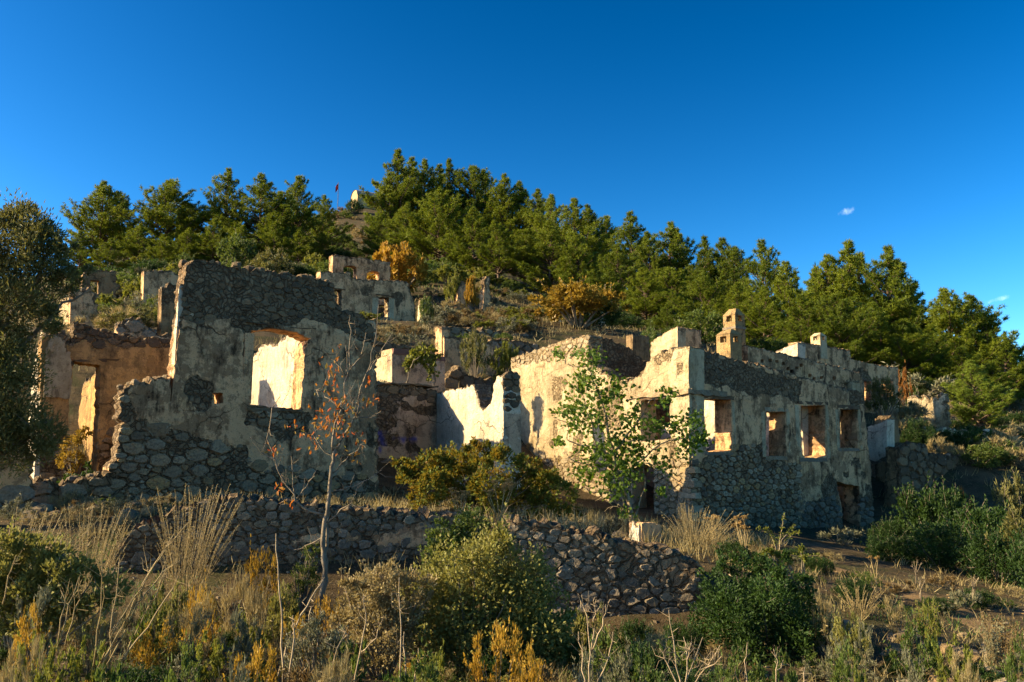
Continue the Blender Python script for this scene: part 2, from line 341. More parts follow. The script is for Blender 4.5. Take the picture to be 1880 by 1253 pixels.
def ground_mat():
    m = NT('earth_and_dry_grass'); P = m.t.nodes.new('ShaderNodeNewGeometry').outputs['Position']
    a = m.noise(.35, 6, .6, P); b = m.noise(2.2, 7, .65, P); f = m.noise(16, 6, .7, P)
    c = m.mix(m.rng(a, .4, .6), (.075, .052, .028), (.105, .076, .038))
    c = m.mix(m.rng(b, .45, .62), c, (.05, .04, .02))
    c = m.mix(m.math('MULTIPLY', m.rng(m.noise(.9, 5, .6, P), .5, .62), .6), c, (.04, .05, .015))
    c = m.mix(m.rng(f, .52, .7), c, (.16, .12, .07))
    m.principled(c, .95, m.bump(m.math('ADD', m.math('MULTIPLY', b, 1.2), f), .9, .06), .1); return m.m
def path_mat():
    m = NT('trodden_earth'); P = m.t.nodes.new('ShaderNodeNewGeometry').outputs['Position']
    b = m.noise(1.6, 7, .65, P); f = m.noise(21, 6, .7, P)
    c = m.mix(m.rng(b, .35, .65), (.20, .13, .062), (.145, .098, .048)); c = m.mix(m.rng(f, .55, .7), c, (.27, .2, .12))
    m.principled(c, .95, m.bump(m.math('ADD', b, f), .8, .04), .1); return m.m
t = np.concatenate([np.linspace(0, 40, 210), 40 + np.geomspace(1, 190, 110), [260, 320, 420, 700, 1400, 3000]])
yy = np.concatenate([[-900, -300, -100, -40, -15, -5], t + 0.0])
ss = np.linspace(-1, 1, 261); ss = np.sign(ss) * np.abs(ss) ** 1.7
Yg, Sg = np.meshgrid(yy, ss, indexing='ij'); Xg = Sg * np.where(Yg < 0, 22 - Yg * 1.2, 22 + .95 * Yg)
zz = gz(Xg.ravel(), Yg.ravel())
V = np.stack([Xg.ravel(), Yg.ravel(), zz], 1); ny, nx = Yg.shape
i = np.arange(ny - 1)[:, None] * nx + np.arange(nx - 1)[None]; Q = np.stack([i, i + 1, i + nx + 1, i + nx], -1).reshape(-1, 4)
tag(link('ground', mesh_np('ground', V, Q, [ground_mat()], True)), 'dry earth hillside rising behind the ruins', kind='structure')
# the trodden path on the open slope beside the foreground wall
pa = np.array([(4.6, 7.2), (5.6, 9.4), (6.2, 11.6), (6.2, 14.0), (5.5, 16.2)]); wd = np.array([.75, .65, .5, .45, .3])
k = np.linspace(0, 4, 70); cx = np.interp(k, range(5), pa[:, 0]); cy = np.interp(k, range(5), pa[:, 1]); w = np.interp(k, range(5), wd)
k2 = np.linspace(-1, 1, 17); Px = (cx[:, None] + .8 * k2[None] * w[:, None] * (1 + .25 * np.sin(k * 5.1 + 1)[:, None])).ravel(); Py = (cy[:, None] + .6 * k2[None] * w[:, None]).ravel()
Pz = gz(Px, Py) + .02 - .05 * np.tile(np.abs(k2) ** 4, 70); i = np.arange(69)[:, None] * 17 + np.arange(16)[None]
tag(link('path', mesh_np('path', np.stack([Px, Py, Pz], 1), np.stack([i, i + 1, i + 18, i + 17], -1).reshape(-1, 4), [path_mat()], True)), 'trodden earth path climbing past the foreground wall', kind='structure')

# ------------------------------------------------------------------ ruined walls
D1 = np.array((.806, .592)); D2 = np.array((-.592, .806))
N_FRONT = np.array((.592, -.806)); N_LIT = np.array((-.806, -.592))
class Plane:
    def __init__(s, px, Y, d, n, shift=0.0):
        s.p = np.array((xat(px, Y), Y)) - np.asarray(n) * shift; s.d = np.asarray(d, float); s.n = np.asarray(n, float)
    def uv(s, px, py):
        r = px_dir(px, py); o = np.array((0., 0.)); rd = np.array((r.x, r.y)); t = ((s.p - o) @ s.n) / (rd @ s.n)
        return ((rd * t - s.p) @ s.d, CAM_Z + r.z * t)
    def pt(s, u, z, off=0.0):
        u = np.atleast_1d(u); z = np.atleast_1d(z); off = np.zeros(len(u)) + off; xy = s.p + u[:, None] * s.d + off[:, None] * s.n
        return np.concatenate([xy, z[:, None]], 1)
def resample(poly, step, amp, rng, clean=()):
    out, flag = [], []; n = len(poly)
    for k in range(n):
        a = np.array(poly[k][:2]); b = np.array(poly[(k + 1) % n][:2]); L = np.hypot(*(b - a)); m = max(1, int(L / step))
        am = poly[k][2] if len(poly[k]) > 2 else amp; nr = np.array((-(b - a)[1], (b - a)[0])) / (L + 1e-9)
        for j in range(m):
            p = a + (b - a) * j / m
            if j: p = p + nr * (rng.normal() * am * .6 + rng.uniform(-1, 1) * am * .5) + (b - a) / L * rng.uniform(-.3, .3) * step
            out.append(p); flag.append(1.0 if am > .02 else 0.0)
    return np.array(out), np.array(flag)
class Root:
    "a ruined building or wall: an Empty at its base"
    def __init__(s, name, label, cat, base, group=None):
        s.base = np.array(base, float); s.o = thing(name, label, cat, tuple(s.base), group); s.o['kind'] = 'thing'; s.n_stone = 0
def wall(root, name, pl, outline, mat, holes=(), th=.5, bare=(), res=.085, rag=.045, hrag=.012, amp=.018, patch=9., seed=1, blue=(), px=True, label=None, topbare=.35):
    rng = np.random.default_rng(seed)
    cv = (lambda q: [(*pl.uv(p[0], p[1]), *p[2:]) for p in q]) if px else (lambda q: list(q))
    O, fO = resample(cv(outline), res * .8, rag, rng); HS = [resample(cv(h), res * .8, hrag, rng) for h in holes]
    BR = [np.array(cv(b))[:, :2] for b in bare]; BL = [np.array(cv(b))[:, :2] for b in blue]
    lo, hi = O.min(0), O.max(0); gx, gy = np.meshgrid(np.arange(lo[0], hi[0], res), np.arange(lo[1], hi[1], res))
    G = np.stack([gx.ravel(), gy.ravel()], 1); G[:, 0] += (np.round((G[:, 1] - lo[1]) / res) % 2) * res * .5; G += rng.uniform(-.25, .25, G.shape) * res
    keep = sdist(G, O) > res * .35
    for h, _ in HS: keep &= sdist(G, h) < -res * .35
    G = G[keep]; pts = [O]; edges = [(k, (k + 1) % len(O)) for k in range(len(O))]; n = len(O); bf = [np.where(fO > 0, topbare * 3, 0)]
    for h, f in HS:
        edges += [(n + k, n + (k + 1) % len(h)) for k in range(len(h))]; pts.append(h); n += len(h); bf.append(f * .8)
    pts.append(G); bf.append(np.zeros(len(G)))
    vs_, _, fs, ov, _, _ = delaunay_2d_cdt([Vector(p) for p in np.concatenate(pts)], edges, [], 0, 1e-5)
    P = np.array([(v.x, v.y) for v in vs_]); T = np.array([f for f in fs if len(f) == 3], int)
    bf = np.concatenate(bf); edge_bare = np.array([max([bf[k] for k in o], default=0) for o in ov])
    c = P[T].mean(1); ok = inside(c, O)
    for h, _ in HS: ok &= ~inside(c, h)
    T = T[ok]; a, b_, c_ = P[T[:, 0]], P[T[:, 1]], P[T[:, 2]]
    cr = (b_ - a)[:, 0] * (c_ - a)[:, 1] - (b_ - a)[:, 1] * (c_ - a)[:, 0]; T[cr < 0] = T[cr < 0][:, [0, 2, 1]]
    # d x up must give n for this winding; else mirror
    flip = (pl.d[1] * pl.n[0] - pl.d[0] * pl.n[1]) < 0
    W = pl.pt(P[:, 0], P[:, 1]); bare_v = np.zeros(len(P))
    nz = fbm(W, 2.3, 4, seed + 3)
    for q in BR: bare_v = np.maximum(bare_v, sstep(-.12, .12, sdist(P, q) + nz * .28))
    bare_v = np.maximum(bare_v, sstep(.0, .12, fbm(W, 1.1, 4, seed + 40) - patch)); bare_v = np.maximum(bare_v, np.clip(edge_bare, 0, 1))
    rough = fbm(W, 3.2, 4, seed + 8); fine = fbm(W, 9., 2, seed + 21)
    off = (1 - bare_v) * .024 - bare_v * .004 + rough * amp * 1.1 * (1 - bare_v * .45) + fine * amp * .9 * (.5 + bare_v * .5)
    Fv = pl.pt(P[:, 0], P[:, 1], off); Bv = pl.pt(P[:, 0], P[:, 1], -th + fbm(W, 2.5, 3, seed + 5) * amp * 1.5)
    n = len(P); E = np.concatenate([T[:, [0, 1]], T[:, [1, 2]], T[:, [2, 0]]]); key = E[:, 0] * n + E[:, 1]; rk = E[:, 1] * n + E[:, 0]
    bd = E[~np.isin(key, rk)]
    K = max(1, int(round(th / .16))); bi = np.unique(bd); idx = {v: k for k, v in enumerate(bi)}
    Vs = [Fv, Bv]; base = 2 * n; rings = [None] * (K + 1); rings[0] = bi; rings[K] = bi + n; ebm = edge_bare[bi]
    for r in range(1, K):
        t = r / K; q = Fv[bi] * (1 - t) + Bv[bi] * t
        q = q + np.stack([vnoise(q, 6, seed + 60 + c) for c in range(3)], 1) * (.012 + .05 * np.minimum(ebm, 1))[:, None] * np.array((.6, .6, 1))
        Vs.append(q); rings[r] = base + np.arange(len(bi)); base += len(bi)
    TT = [T, T[:, [0, 2, 1]] + n]; ia = np.array([idx[v] for v in bd[:, 0]]); ib = np.array([idx[v] for v in bd[:, 1]])
    for r in range(K):
        q0, q1, p0, p1 = rings[r][ia], rings[r][ib], rings[r + 1][ia], rings[r + 1][ib]
        TT += [np.stack([q0, p1, q1], 1), np.stack([q0, p0, p1], 1)]
    TT = np.concatenate(TT); TT = TT[:, [0, 2, 1]] if flip else TT
    blue_v = np.zeros(n)
    for q in BL: blue_v = np.maximum(blue_v, sstep(-.02, .05, sdist(P, q) + fbm(W, 5, 3, 77) * .22) * .85)
    BA = np.concatenate([bare_v, bare_v] + [np.clip(edge_bare[bi], 0, 1)] * (K - 1)); BU = np.concatenate([blue_v, blue_v * 0] + [np.zeros(len(bi))] * (K - 1))
    V = np.concatenate(Vs) - root.base
    ob = link(name, mesh_np(name, V, TT, [mat], False, {'bare': BA, 'blue': BU}), root.o)
    if label: ob['label'] = label
    return dict(ob=ob, pl=pl, O=O, H=[h for h, _ in HS], BR=BR, seed=seed, root=root)
def stones(w, mat, polys=None, radii=(.17, .125, .09, .065), asp=1.6, limit=300, proud=(.02, .06), dens=1.0, margin=.02, joint=.012, seed=None, px=True, fill=1.0):
    "individually cut rubble stones bedded in the bare parts of a wall face"
    pl, root = w['pl'], w['root']; rng = np.random.default_rng((seed or w['seed']) + 500)
    polys = w['BR'] if polys is None else [np.array([pl.uv(*p[:2]) if px else p[:2] for p in q]) for q in polys]
    S = np.zeros((0, 2)); R = np.zeros(0)
    for q in polys:
        lo, hi = q.min(0), q.max(0); area = (hi - lo).prod()
        for r in radii:
            n = int(area / (r * r) * 2.2 * dens); C = rng.uniform(lo, hi, (n, 2)); rr = r * rng.uniform(.82, 1.18, n)
            ok = (sdist(C, q) + fbm(np.stack([C[:, 0], C[:, 1], C[:, 0] * 0], 1), 1.9, 3, w['seed'] + 31) * .3 > rr * .2) & (sdist(C, w['O']) > margin + rr * .75)
            for h in w['H']: ok &= sdist(C, h) < -rr * .85
            if fill < 1: ok &= (fbm(np.stack([C[:, 0], C[:, 1], C[:, 0] * 0], 1), 1.3, 3, w['seed'] + 7) * .5 + .5) < fill
            for c, r1 in zip(C[ok], rr[ok]):
                if len(S):
                    d = S - c; d[:, 0] /= asp
                    if (np.hypot(d[:, 0], d[:, 1]) < (R + r1) * .93).any(): continue
                S = np.vstack([S, c]); R = np.append(R, r1)
    order = np.argsort(-R); S, R = S[order], R[order]; S2 = S / np.array((asp, 1)); g = Geo(); made = 0
    for k in range(len(S)):
        th = np.arange(10) / 10 * 2 * math.pi + rng.uniform(0, .6); poly = np.stack([np.cos(th), np.sin(th)], 1) * R[k] * 1.32
        d = S2 - S2[k]; dist = np.hypot(d[:, 0], d[:, 1]); nb = np.where((dist < R[k] * 1.4 + R * 1.4 + .05) & (dist > 1e-6))[0]
        for j in nb:
            e = d[j] / dist[j]; lim = (dist[j] ** 2 + R[k] ** 2 - R[j] ** 2) / (2 * dist[j]) - joint * .5; out = []
            pv = poly @ e - lim; m = len(poly)
            for q in range(m):
                a, b = poly[q], poly[(q + 1) % m]; da, db = pv[q], pv[(q + 1) % m]
                if da <= 0: out.append(a)
                if (da < 0) != (db < 0) and abs(da - db) > 1e-12: out.append(a + (b - a) * da / (da - db))
            poly = np.array(out)
            if len(poly) < 3: break
        if len(poly) < 3: continue
        # knock the corners off
        m = len(poly); p2 = []
        for q in range(m):
            a, b = poly[q], poly[(q + 1) % m]
            if np.hypot(*(b - a)) > R[k] * .28: p2 += [a * .8 + b * .2, a * .2 + b * .8]
            else: p2.append((a + b) / 2)
        poly = np.array(p2) * np.array((asp, 1)); m = len(poly); c = poly.mean(0); poly = c + (poly - c) * (rng.uniform(.86, 1.03) + rng.uniform(-.12, .05, (m, 1)))
        if rng.uniform() < .07: continue
        pr = rng.uniform(*proud) * (.6 + R[k] / .16 * .5); tl = rng.uniform(-.22, .22, 2)
        r1 = c + (poly - c) * rng.uniform(.74, .92, (m, 1)); h1 = pr + (r1 - c) @ tl + rng.uniform(-.35, .25, m) * pr
        U = np.concatenate([poly, poly * .97 + c * .03, r1, c[None] + rng.normal(0, .1, (1, 2)) * R[k]]) + S[k]
        H = np.concatenate([np.full(m, -.06), np.full(m, pr * .35), h1, [pr * rng.uniform(.9, 1.15)]])
        Vw = pl.pt(U[:, 0], U[:, 1], H); i = np.arange(m); i2 = (i + 1) % m; T = []
        for lv in range(2): T += [np.stack([lv * m + i, lv * m + i2, (lv + 1) * m + i2], 1), np.stack([lv * m + i, (lv + 1) * m + i2, (lv + 1) * m + i], 1)]
        T.append(np.stack([2 * m + i, 2 * m + i2, np.full(m, 3 * m)], 1)); T = np.concatenate(T)
        if (pl.d[1] * pl.n[0] - pl.d[0] * pl.n[1]) < 0: T = T[:, [0, 2, 1]]
        if made < limit and root.n_stone < 300:
            cen = Vw.mean(0); link('stone', mesh_np('stone', Vw - cen, T, [mat]), w['ob'], tuple(cen - root.base)); made += 1; root.n_stone += 1
        else: g.add(Vw - root.base, T, rng.uniform())
    if g.n: link('small_stones', g.mesh('small_stones', [mat]), w['ob'])['kind'] = 'stuff'
def capstones(root, w, pts, n, size, mat, seed=3, th=.5):
    "loose blocks lying along a broken wall top"
    rng = np.random.default_rng(seed); pl = w['pl']; q = np.array([pl.uv(*p) for p in pts]); L = np.concatenate([[0], np.cumsum(np.hypot(*np.diff(q, axis=0).T))])
    for k in range(n):
        s = rng.uniform(0, L[-1]); u, z = np.interp(s, L, q[:, 0]), np.interp(s, L, q[:, 1]); r = size * rng.uniform(.55, 1.2)
        c = pl.pt(u, z + r * .15, -rng.uniform(.05, th - .05))[0]; link('stone', random.choice(ROCKS[mat.name]), w['ob'], tuple(c - root.base), rng.uniform(0, 6), (r * 1.3, r, r * .8))
def rock_mesh(seed, mat):
    rng = np.random.default_rng(seed); th = np.arange(8) / 8 * 2 * math.pi; V = []
    for zi, ri in ((-.5, .75), (-.1, 1.0), (.3, .8)):
        for a in th: V.append((math.cos(a) * ri * rng.uniform(.75, 1.1) * .55, math.sin(a) * ri * rng.uniform(.75, 1.1) * .55, zi + rng.uniform(-.12, .12)))
    V.append((rng.uniform(-.1, .1), rng.uniform(-.1, .1), .5)); T = []
    for l in range(2):
        for k in range(8): a, b = l * 8 + k, l * 8 + (k + 1) % 8; T += [(a, b, b + 8), (a, b + 8, a + 8)]
    for k in range(8): T.append((16 + k, 16 + (k + 1) % 8, 24))
    return mesh_np('rock', V, T, [mat])
ROCKS = {m.name: [rock_mesh(k * 7 + 3, m) for k in range(6)] for m in (ST_WARM, ST_GREY, ST_DARK, ST_CREAM)}
def beam(root, name, pl, u0, u1, z0, z1, o0, o1, mat, parent=None, jit=.01, label=None):
    "a squared timber or stone member laid along a wall: lintel, sill, string course"
    rng = np.random.default_rng(int(abs(u0 * 100 + z0 * 10)) + 5); n = max(2, int(abs(u1 - u0) / .16)); V, T = [], []
    for k in range(n + 1):
        u = u0 + (u1 - u0) * k / n
        for (z, o) in ((z0, o0), (z1, o0), (z1, o1), (z0, o1)): V.append(pl.pt(u + rng.uniform(-1, 1) * jit, z + rng.uniform(-1, 1) * jit, o + rng.uniform(-1, 1) * jit)[0] - root.base)
    for k in range(n):
        for j in range(4): a, b = k * 4 + j, k * 4 + (j + 1) % 4; T += [(a, b, b + 4), (a, b + 4, a + 4)]
    e = n * 4; T += [(0, 2, 1), (0, 3, 2), (e, e + 1, e + 2), (e, e + 2, e + 3)]
    o = link(name, mesh_np(name, V, T, [mat]), parent or root.o)
    if label: o['label'] = label
    return o
def beam_px(root, name, pl, a, b, o0, o1, mat, **k):
    (u0, z0), (u1, z1) = pl.uv(*a), pl.uv(*b); return beam(root, name, pl, min(u0, u1), max(u0, u1), min(z0, z1), max(z0, z1), o0, o1, mat, **k)
def rect(x0, y0, x1, y1): return [(x0, y0), (x1, y0), (x1, y1), (x0, y1)]
# ------------------------------------------------------------------ the buildings
def base_of(pl, px, py):
    u, z = pl.uv(px, py); p = pl.pt(u, z)[0]; return (p[0], p[1], gz1(p[0], p[1]))

# --- large roofless house with four windows
pf = Plane(1268, 22.0, D1, N_FRONT); plit = Plane(1268, 22.0, D2, N_LIT)
H = Root('ruined_house', 'large roofless stone house with four windows in a row and a sunlit gable-side wall', 'ruined house', base_of(pf, 1268, 960))
W1 = [(1290, 733), (1341, 733), (1343, 826), (1320, 832), (1296, 830)]
W2 = rect(1406, 756, 1441, 838); W3 = [(1469, 746), (1513, 744), (1514, 836), (1500, 842), (1478, 842), (1470, 832)]; W4 = rect(1541, 752, 1573, 823)
DOORH = [(1537, 884), (1556, 890), (1577, 893), (1580, 930), (1575, 985), (1548, 985), (1546, 940), (1540, 915)]
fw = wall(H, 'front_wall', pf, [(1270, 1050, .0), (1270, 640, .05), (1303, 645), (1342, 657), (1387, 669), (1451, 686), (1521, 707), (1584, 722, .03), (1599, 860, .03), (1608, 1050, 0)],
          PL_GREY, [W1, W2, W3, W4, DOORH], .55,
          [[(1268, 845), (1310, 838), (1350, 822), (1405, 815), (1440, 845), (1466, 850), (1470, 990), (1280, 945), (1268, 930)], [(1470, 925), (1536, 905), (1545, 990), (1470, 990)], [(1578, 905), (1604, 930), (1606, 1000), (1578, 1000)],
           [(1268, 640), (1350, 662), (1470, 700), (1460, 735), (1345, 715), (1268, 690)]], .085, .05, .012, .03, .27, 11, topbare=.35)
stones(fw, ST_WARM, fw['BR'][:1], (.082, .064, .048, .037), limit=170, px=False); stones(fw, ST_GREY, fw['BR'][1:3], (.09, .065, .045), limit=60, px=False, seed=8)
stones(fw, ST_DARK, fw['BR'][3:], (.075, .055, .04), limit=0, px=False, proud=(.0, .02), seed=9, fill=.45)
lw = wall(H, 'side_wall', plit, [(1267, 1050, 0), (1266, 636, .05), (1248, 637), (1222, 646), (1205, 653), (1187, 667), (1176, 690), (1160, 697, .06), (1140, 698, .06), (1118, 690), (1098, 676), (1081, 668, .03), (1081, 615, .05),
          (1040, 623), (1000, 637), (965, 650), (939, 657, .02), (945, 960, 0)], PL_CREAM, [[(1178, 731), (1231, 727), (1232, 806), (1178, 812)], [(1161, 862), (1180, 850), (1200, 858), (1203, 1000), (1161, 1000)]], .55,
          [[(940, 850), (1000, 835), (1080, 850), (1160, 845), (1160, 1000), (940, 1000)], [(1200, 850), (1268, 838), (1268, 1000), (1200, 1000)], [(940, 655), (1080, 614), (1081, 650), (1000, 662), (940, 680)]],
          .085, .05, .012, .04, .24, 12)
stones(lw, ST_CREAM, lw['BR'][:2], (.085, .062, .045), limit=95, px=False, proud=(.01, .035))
stones(lw, ST_CREAM, lw['BR'][2:], (.07, .05), limit=0, px=False, proud=(.01, .035), seed=31, fill=.75)
pq = Plane(1081, 24.85, D1, N_FRONT)
uq, _ = plit.uv(1081, 700); pq.p = plit.pt(uq, 0)[0][:2]
wall(H, 'cross_wall', pq, [(1084, 780, 0), (1084, 614, .05), (1120, 623), (1158, 641), (1180, 664, .06), (1215, 672), (1245, 690, .05), (1250, 780, 0)], PL_DARK, [], .5, [rect(1080, 600, 1260, 760)], .1, .05, amp=.03, seed=13)
# upper band of plaster set back above the front wall, with putlog holes
pb = Plane(1268, 22.0, D1, N_FRONT, .75)
HO = [(1398, 663), (1405, 675), (1413, 662), (1437, 668), (1446, 677), (1462, 676), (1452, 682), (1486, 690), (1494, 696), (1507, 694), (1531, 695), (1470, 671), (1425, 664), (1552, 706)]
wall(H, 'upper_wall', pb, [(1374, 750, 0), (1372, 634, .03), (1420, 645), (1480, 660), (1540, 674), (1583, 686, .03), (1588, 770, 0)], PL_GREY, [rect(x - 3, y - 3, x + 3, y + 3) for x, y in HO], .45, [], .075, .03, amp=.015, seed=14)
# inner partitions and the far end wall, whose plaster catches the sun
def inner(root, s, pl, u0, u1, ztop, zb, mat, seed, holes=(), name='inner_wall', bl=()):
    pn = Plane(1268, 22, D2, N_LIT); pn.p = pl.p + pl.d * s
    return wall(root, name, pn, [(u0, zb, 0), (u0, ztop[0], .04), *[(u0 + (u1 - u0) * k / (len(ztop) - 1), z, .05) for k, z in enumerate(ztop) if 0 < k < len(ztop) - 1], (u1, ztop[-1], .02), (u1, zb, 0)], mat, holes, .4, bl, .11, .04, seed=seed, px=False)
inner(H, 2.9, pf, .55, 5.6, (3.7, 2.3, 2.0, 2.6), .9, PL_WHITE, 15)
inner(H, 5.6, pf, .55, 6.4, (4.5, 4.3, 4.4, 4.0), .9, PL_WHITE, 16)
inner(H, 8.35, pf, .55, 6.8, (4.75, 4.7, 4.3, 4.2), .2, PL_CREAM, 17, name='end_wall')
pr = Plane(1268, 22, D1, N_FRONT, 7.0)
wall(H, 'rear_wall', pr, [(0.1, .5, 0), (.1, 4.3, .05), (2, 3.9, .05), (5, 4.2, .05), (8.6, 4.4, .03), (8.6, .5, 0)], PL_GREY, [], .45, [], .13, seed=18, px=False)
# timber lintels, sills and the stone string course that wraps the corner
for k, (a, b) in enumerate((((1284, 724), (1346, 735)), ((1403, 748), (1446, 757)), ((1464, 736), (1519, 745)), ((1537, 743), (1577, 752)))):
    beam_px(H, 'window_lintel', pf, a, b, -.5, .03, WOOD if k != 1 else ST_CREAM)
for a, b in (((1293, 830), (1345, 836)), ((1404, 838), (1444, 845)), ((1466, 841), (1517, 848)), ((1538, 823), (1576, 829))): beam_px(H, 'window_sill', pf, a, b, -.5, .035, ST_GREY)
for x0, x1, y0, y1 in ((1277, 1290, 738, 832), (1343, 1350, 738, 828), (1396, 1406, 757, 840), (1442, 1452, 757, 838), (1458, 1469, 744, 846), (1514, 1524, 744, 842), (1532, 1541, 752, 826), (1574, 1582, 752, 825)):
    beam_px(H, 'window_surround', pf, (x0, y0), (x1, y1), -.3, .028, PL_CREAM, jit=.006)
beam_px(H, 'window_lintel', plit, (1172, 724), (1236, 731), -.5, .03, WOOD); beam_px(H, 'window_surround', plit, (1232, 730), (1247, 808), -.3, .028, PL_CREAM); beam_px(H, 'window_surround', plit, (1165, 732), (1178, 812), -.3, .028, PL_CREAM)
u0, z0 = plit.uv(1150, 722); u1, z1 = plit.uv(1266, 715)
beam(H, 'string_course', plit, -.10, u0, z1 - .13, z1, -.05, .10, ST_CREAM, jit=.025); beam(H, 'string_course', pf, .03, 1.35, z1 - .13, z1, -.05, .10, ST_GREY, jit=.025)
# quoins: squared corner stones
rng = np.random.default_rng(4)
for k in range(4):
    z = .95 + k * .33 + rng.uniform(-.05, .05); L = (.36, .22, .30, .2)[k]; c = pf.pt(L / 2 - .03, z, -.10)[0]; g = Geo()
    g.box((0, 0, 0), (*D1, 0), (*D2, 0), ZUP, L / 2, (.55 - L) / 2 + .1, .085 + rng.uniform(-.02, .02), taper=.93); link('quoin', g.mesh('quoin', [ST_CREAM]), H.o, tuple(c - H.base))
# chimneys of the large house
def chimney(root, px, Y, ztop, zbot, w, cap, mat, hole_z, name='chimney', rot=D1, ledge=None):
    c = np.array((xat(px, Y), Y, 0.)); ax = np.array((*rot, 0)); ay = np.array((-rot[1], rot[0], 0)); g = Geo(); rng = np.random.default_rng(int(px))
    body_top = ztop - cap; hh = .09; hz = hole_z
    # shaft in layers round the flue openings
    for (a, b) in ((zbot, hz - hh), (hz + hh, body_top)): g.box(c + ZUP * (a + b) / 2 - root.base, ax, ay, ZUP, w / 2, w / 2, (b - a) / 2)
    for sx in (-1, 1):
        for sy in (-1, 1): g.box(c + ax * sx * w * .36 + ay * sy * w * .36 + ZUP * hz - root.base, ax, ay, ZUP, w * .14, w * .14, hh)
    g.box(c + ZUP * hz - root.base, ax, ay, ZUP, w * .16, w * .16, hh)
    o = link(name, g.mesh(name, [mat]), root.o)
    g = Geo(); q = [c + ax * sx * w * .53 + ay * sy * w * .53 + ZUP * body_top - root.base for sx, sy in ((-1, -1), (1, -1), (1, 1), (-1, 1))]
    q2 = [c + ax * sx * w * .12 + ay * sy * w * .3 + ZUP * ztop - root.base for sx, sy in ((-1, -1), (1, -1), (1, 1), (-1, 1))]
    g.add(q + q2, [(0, 2, 1), (0, 3, 2), (4, 5, 6), (4, 6, 7), (0, 1, 5), (0, 5, 4), (1, 2, 6), (1, 6, 5), (2, 3, 7), (2, 7, 6), (3, 0, 4), (3, 4, 7)]); link('chimney_cap', g.mesh('chimney_cap', [mat]), o)
    if ledge is not None: g = Geo(); g.box(c + ZUP * ledge - root.base, ax, ay, ZUP, w * .55, w * .55, .035); link('ledge', g.mesh('ledge', [ST_GREY]), o)
def zpx(px, py, Y): return at(px, py, Y)[2]
CHM = plaster('chimney_render', ((.40, .27, .12), (.33, .22, .10)), (.20, .13, .06), .7, .6)
chimney(H, 1346, 24.4, zpx(1346, 606, 24.4), zpx(1346, 690, 24.4), .5, .16, CHM, zpx(1346, 625, 24.4))
chimney(H, 1357, 26.0, zpx(1357, 568, 26.), zpx(1357, 690, 26.), .46, .22, CHM, zpx(1357, 587, 26.), ledge=zpx(1357, 604, 26.))

# --- house behind the large house
pz = Plane(1245, 34, D1, N_FRONT); pzl = Plane(1245, 34, D2, N_LIT)
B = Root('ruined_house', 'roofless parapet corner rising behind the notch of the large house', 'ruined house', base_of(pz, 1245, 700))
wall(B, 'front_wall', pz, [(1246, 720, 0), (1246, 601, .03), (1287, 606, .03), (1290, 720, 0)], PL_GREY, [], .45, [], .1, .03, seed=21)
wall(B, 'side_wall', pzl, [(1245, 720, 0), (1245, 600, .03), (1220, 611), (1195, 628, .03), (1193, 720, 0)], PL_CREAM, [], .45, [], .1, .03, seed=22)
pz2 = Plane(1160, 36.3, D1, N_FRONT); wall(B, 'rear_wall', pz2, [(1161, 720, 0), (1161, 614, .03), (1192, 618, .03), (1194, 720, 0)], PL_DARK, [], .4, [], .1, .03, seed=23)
py_ = Plane(1465, 31, D1, N_FRONT); pyl = Plane(1465, 31, D2, N_LIT)
B = Root('ruined_house', 'long roofless house with a small chimney and two lit windows behind the large house', 'ruined house', base_of(py_, 1500, 720))
WB1, WB2 = rect(1586, 701, 1598, 736), rect(1616, 700, 1638, 729)
wall(B, 'front_wall', py_, [(1466, 760, 0), (1466, 628, .02), (1505, 634), (1561, 643, .03), (1562, 661, .02), (1605, 669), (1648, 676, .02), (1650, 790, 0)], PL_GREY, [WB1, WB2], .45, [], .09, .03, amp=.015, seed=24, patch=.25)
wall(B, 'side_wall', pyl, [(1465, 760, 0), (1465, 628, .03), (1440, 638), (1416, 650, .03), (1412, 760, 0)], PL_WHITE, [], .45, [], .1, .03, seed=25)
beam_px(B, 'window_lintel', py_, (1582, 696), (1601, 701), -.4, .03, WOOD); beam_px(B, 'window_lintel', py_, (1612, 695), (1642, 700), -.4, .03, WOOD)
inner(B, 5.0, py_, .5, 4, (5.2, 5.0, 5.1), 3, PL_WHITE, 26); inner(B, 6.1, py_, .5, 4, (5.2, 5.0, 5.1), 3, PL_WHITE, 27, name='end_wall')
chimney(B, 1514, 32.2, zpx(1514, 612, 32.2), zpx(1514, 660, 32.2), .42, .14, PL_CREAM, zpx(1514, 622, 32.2))

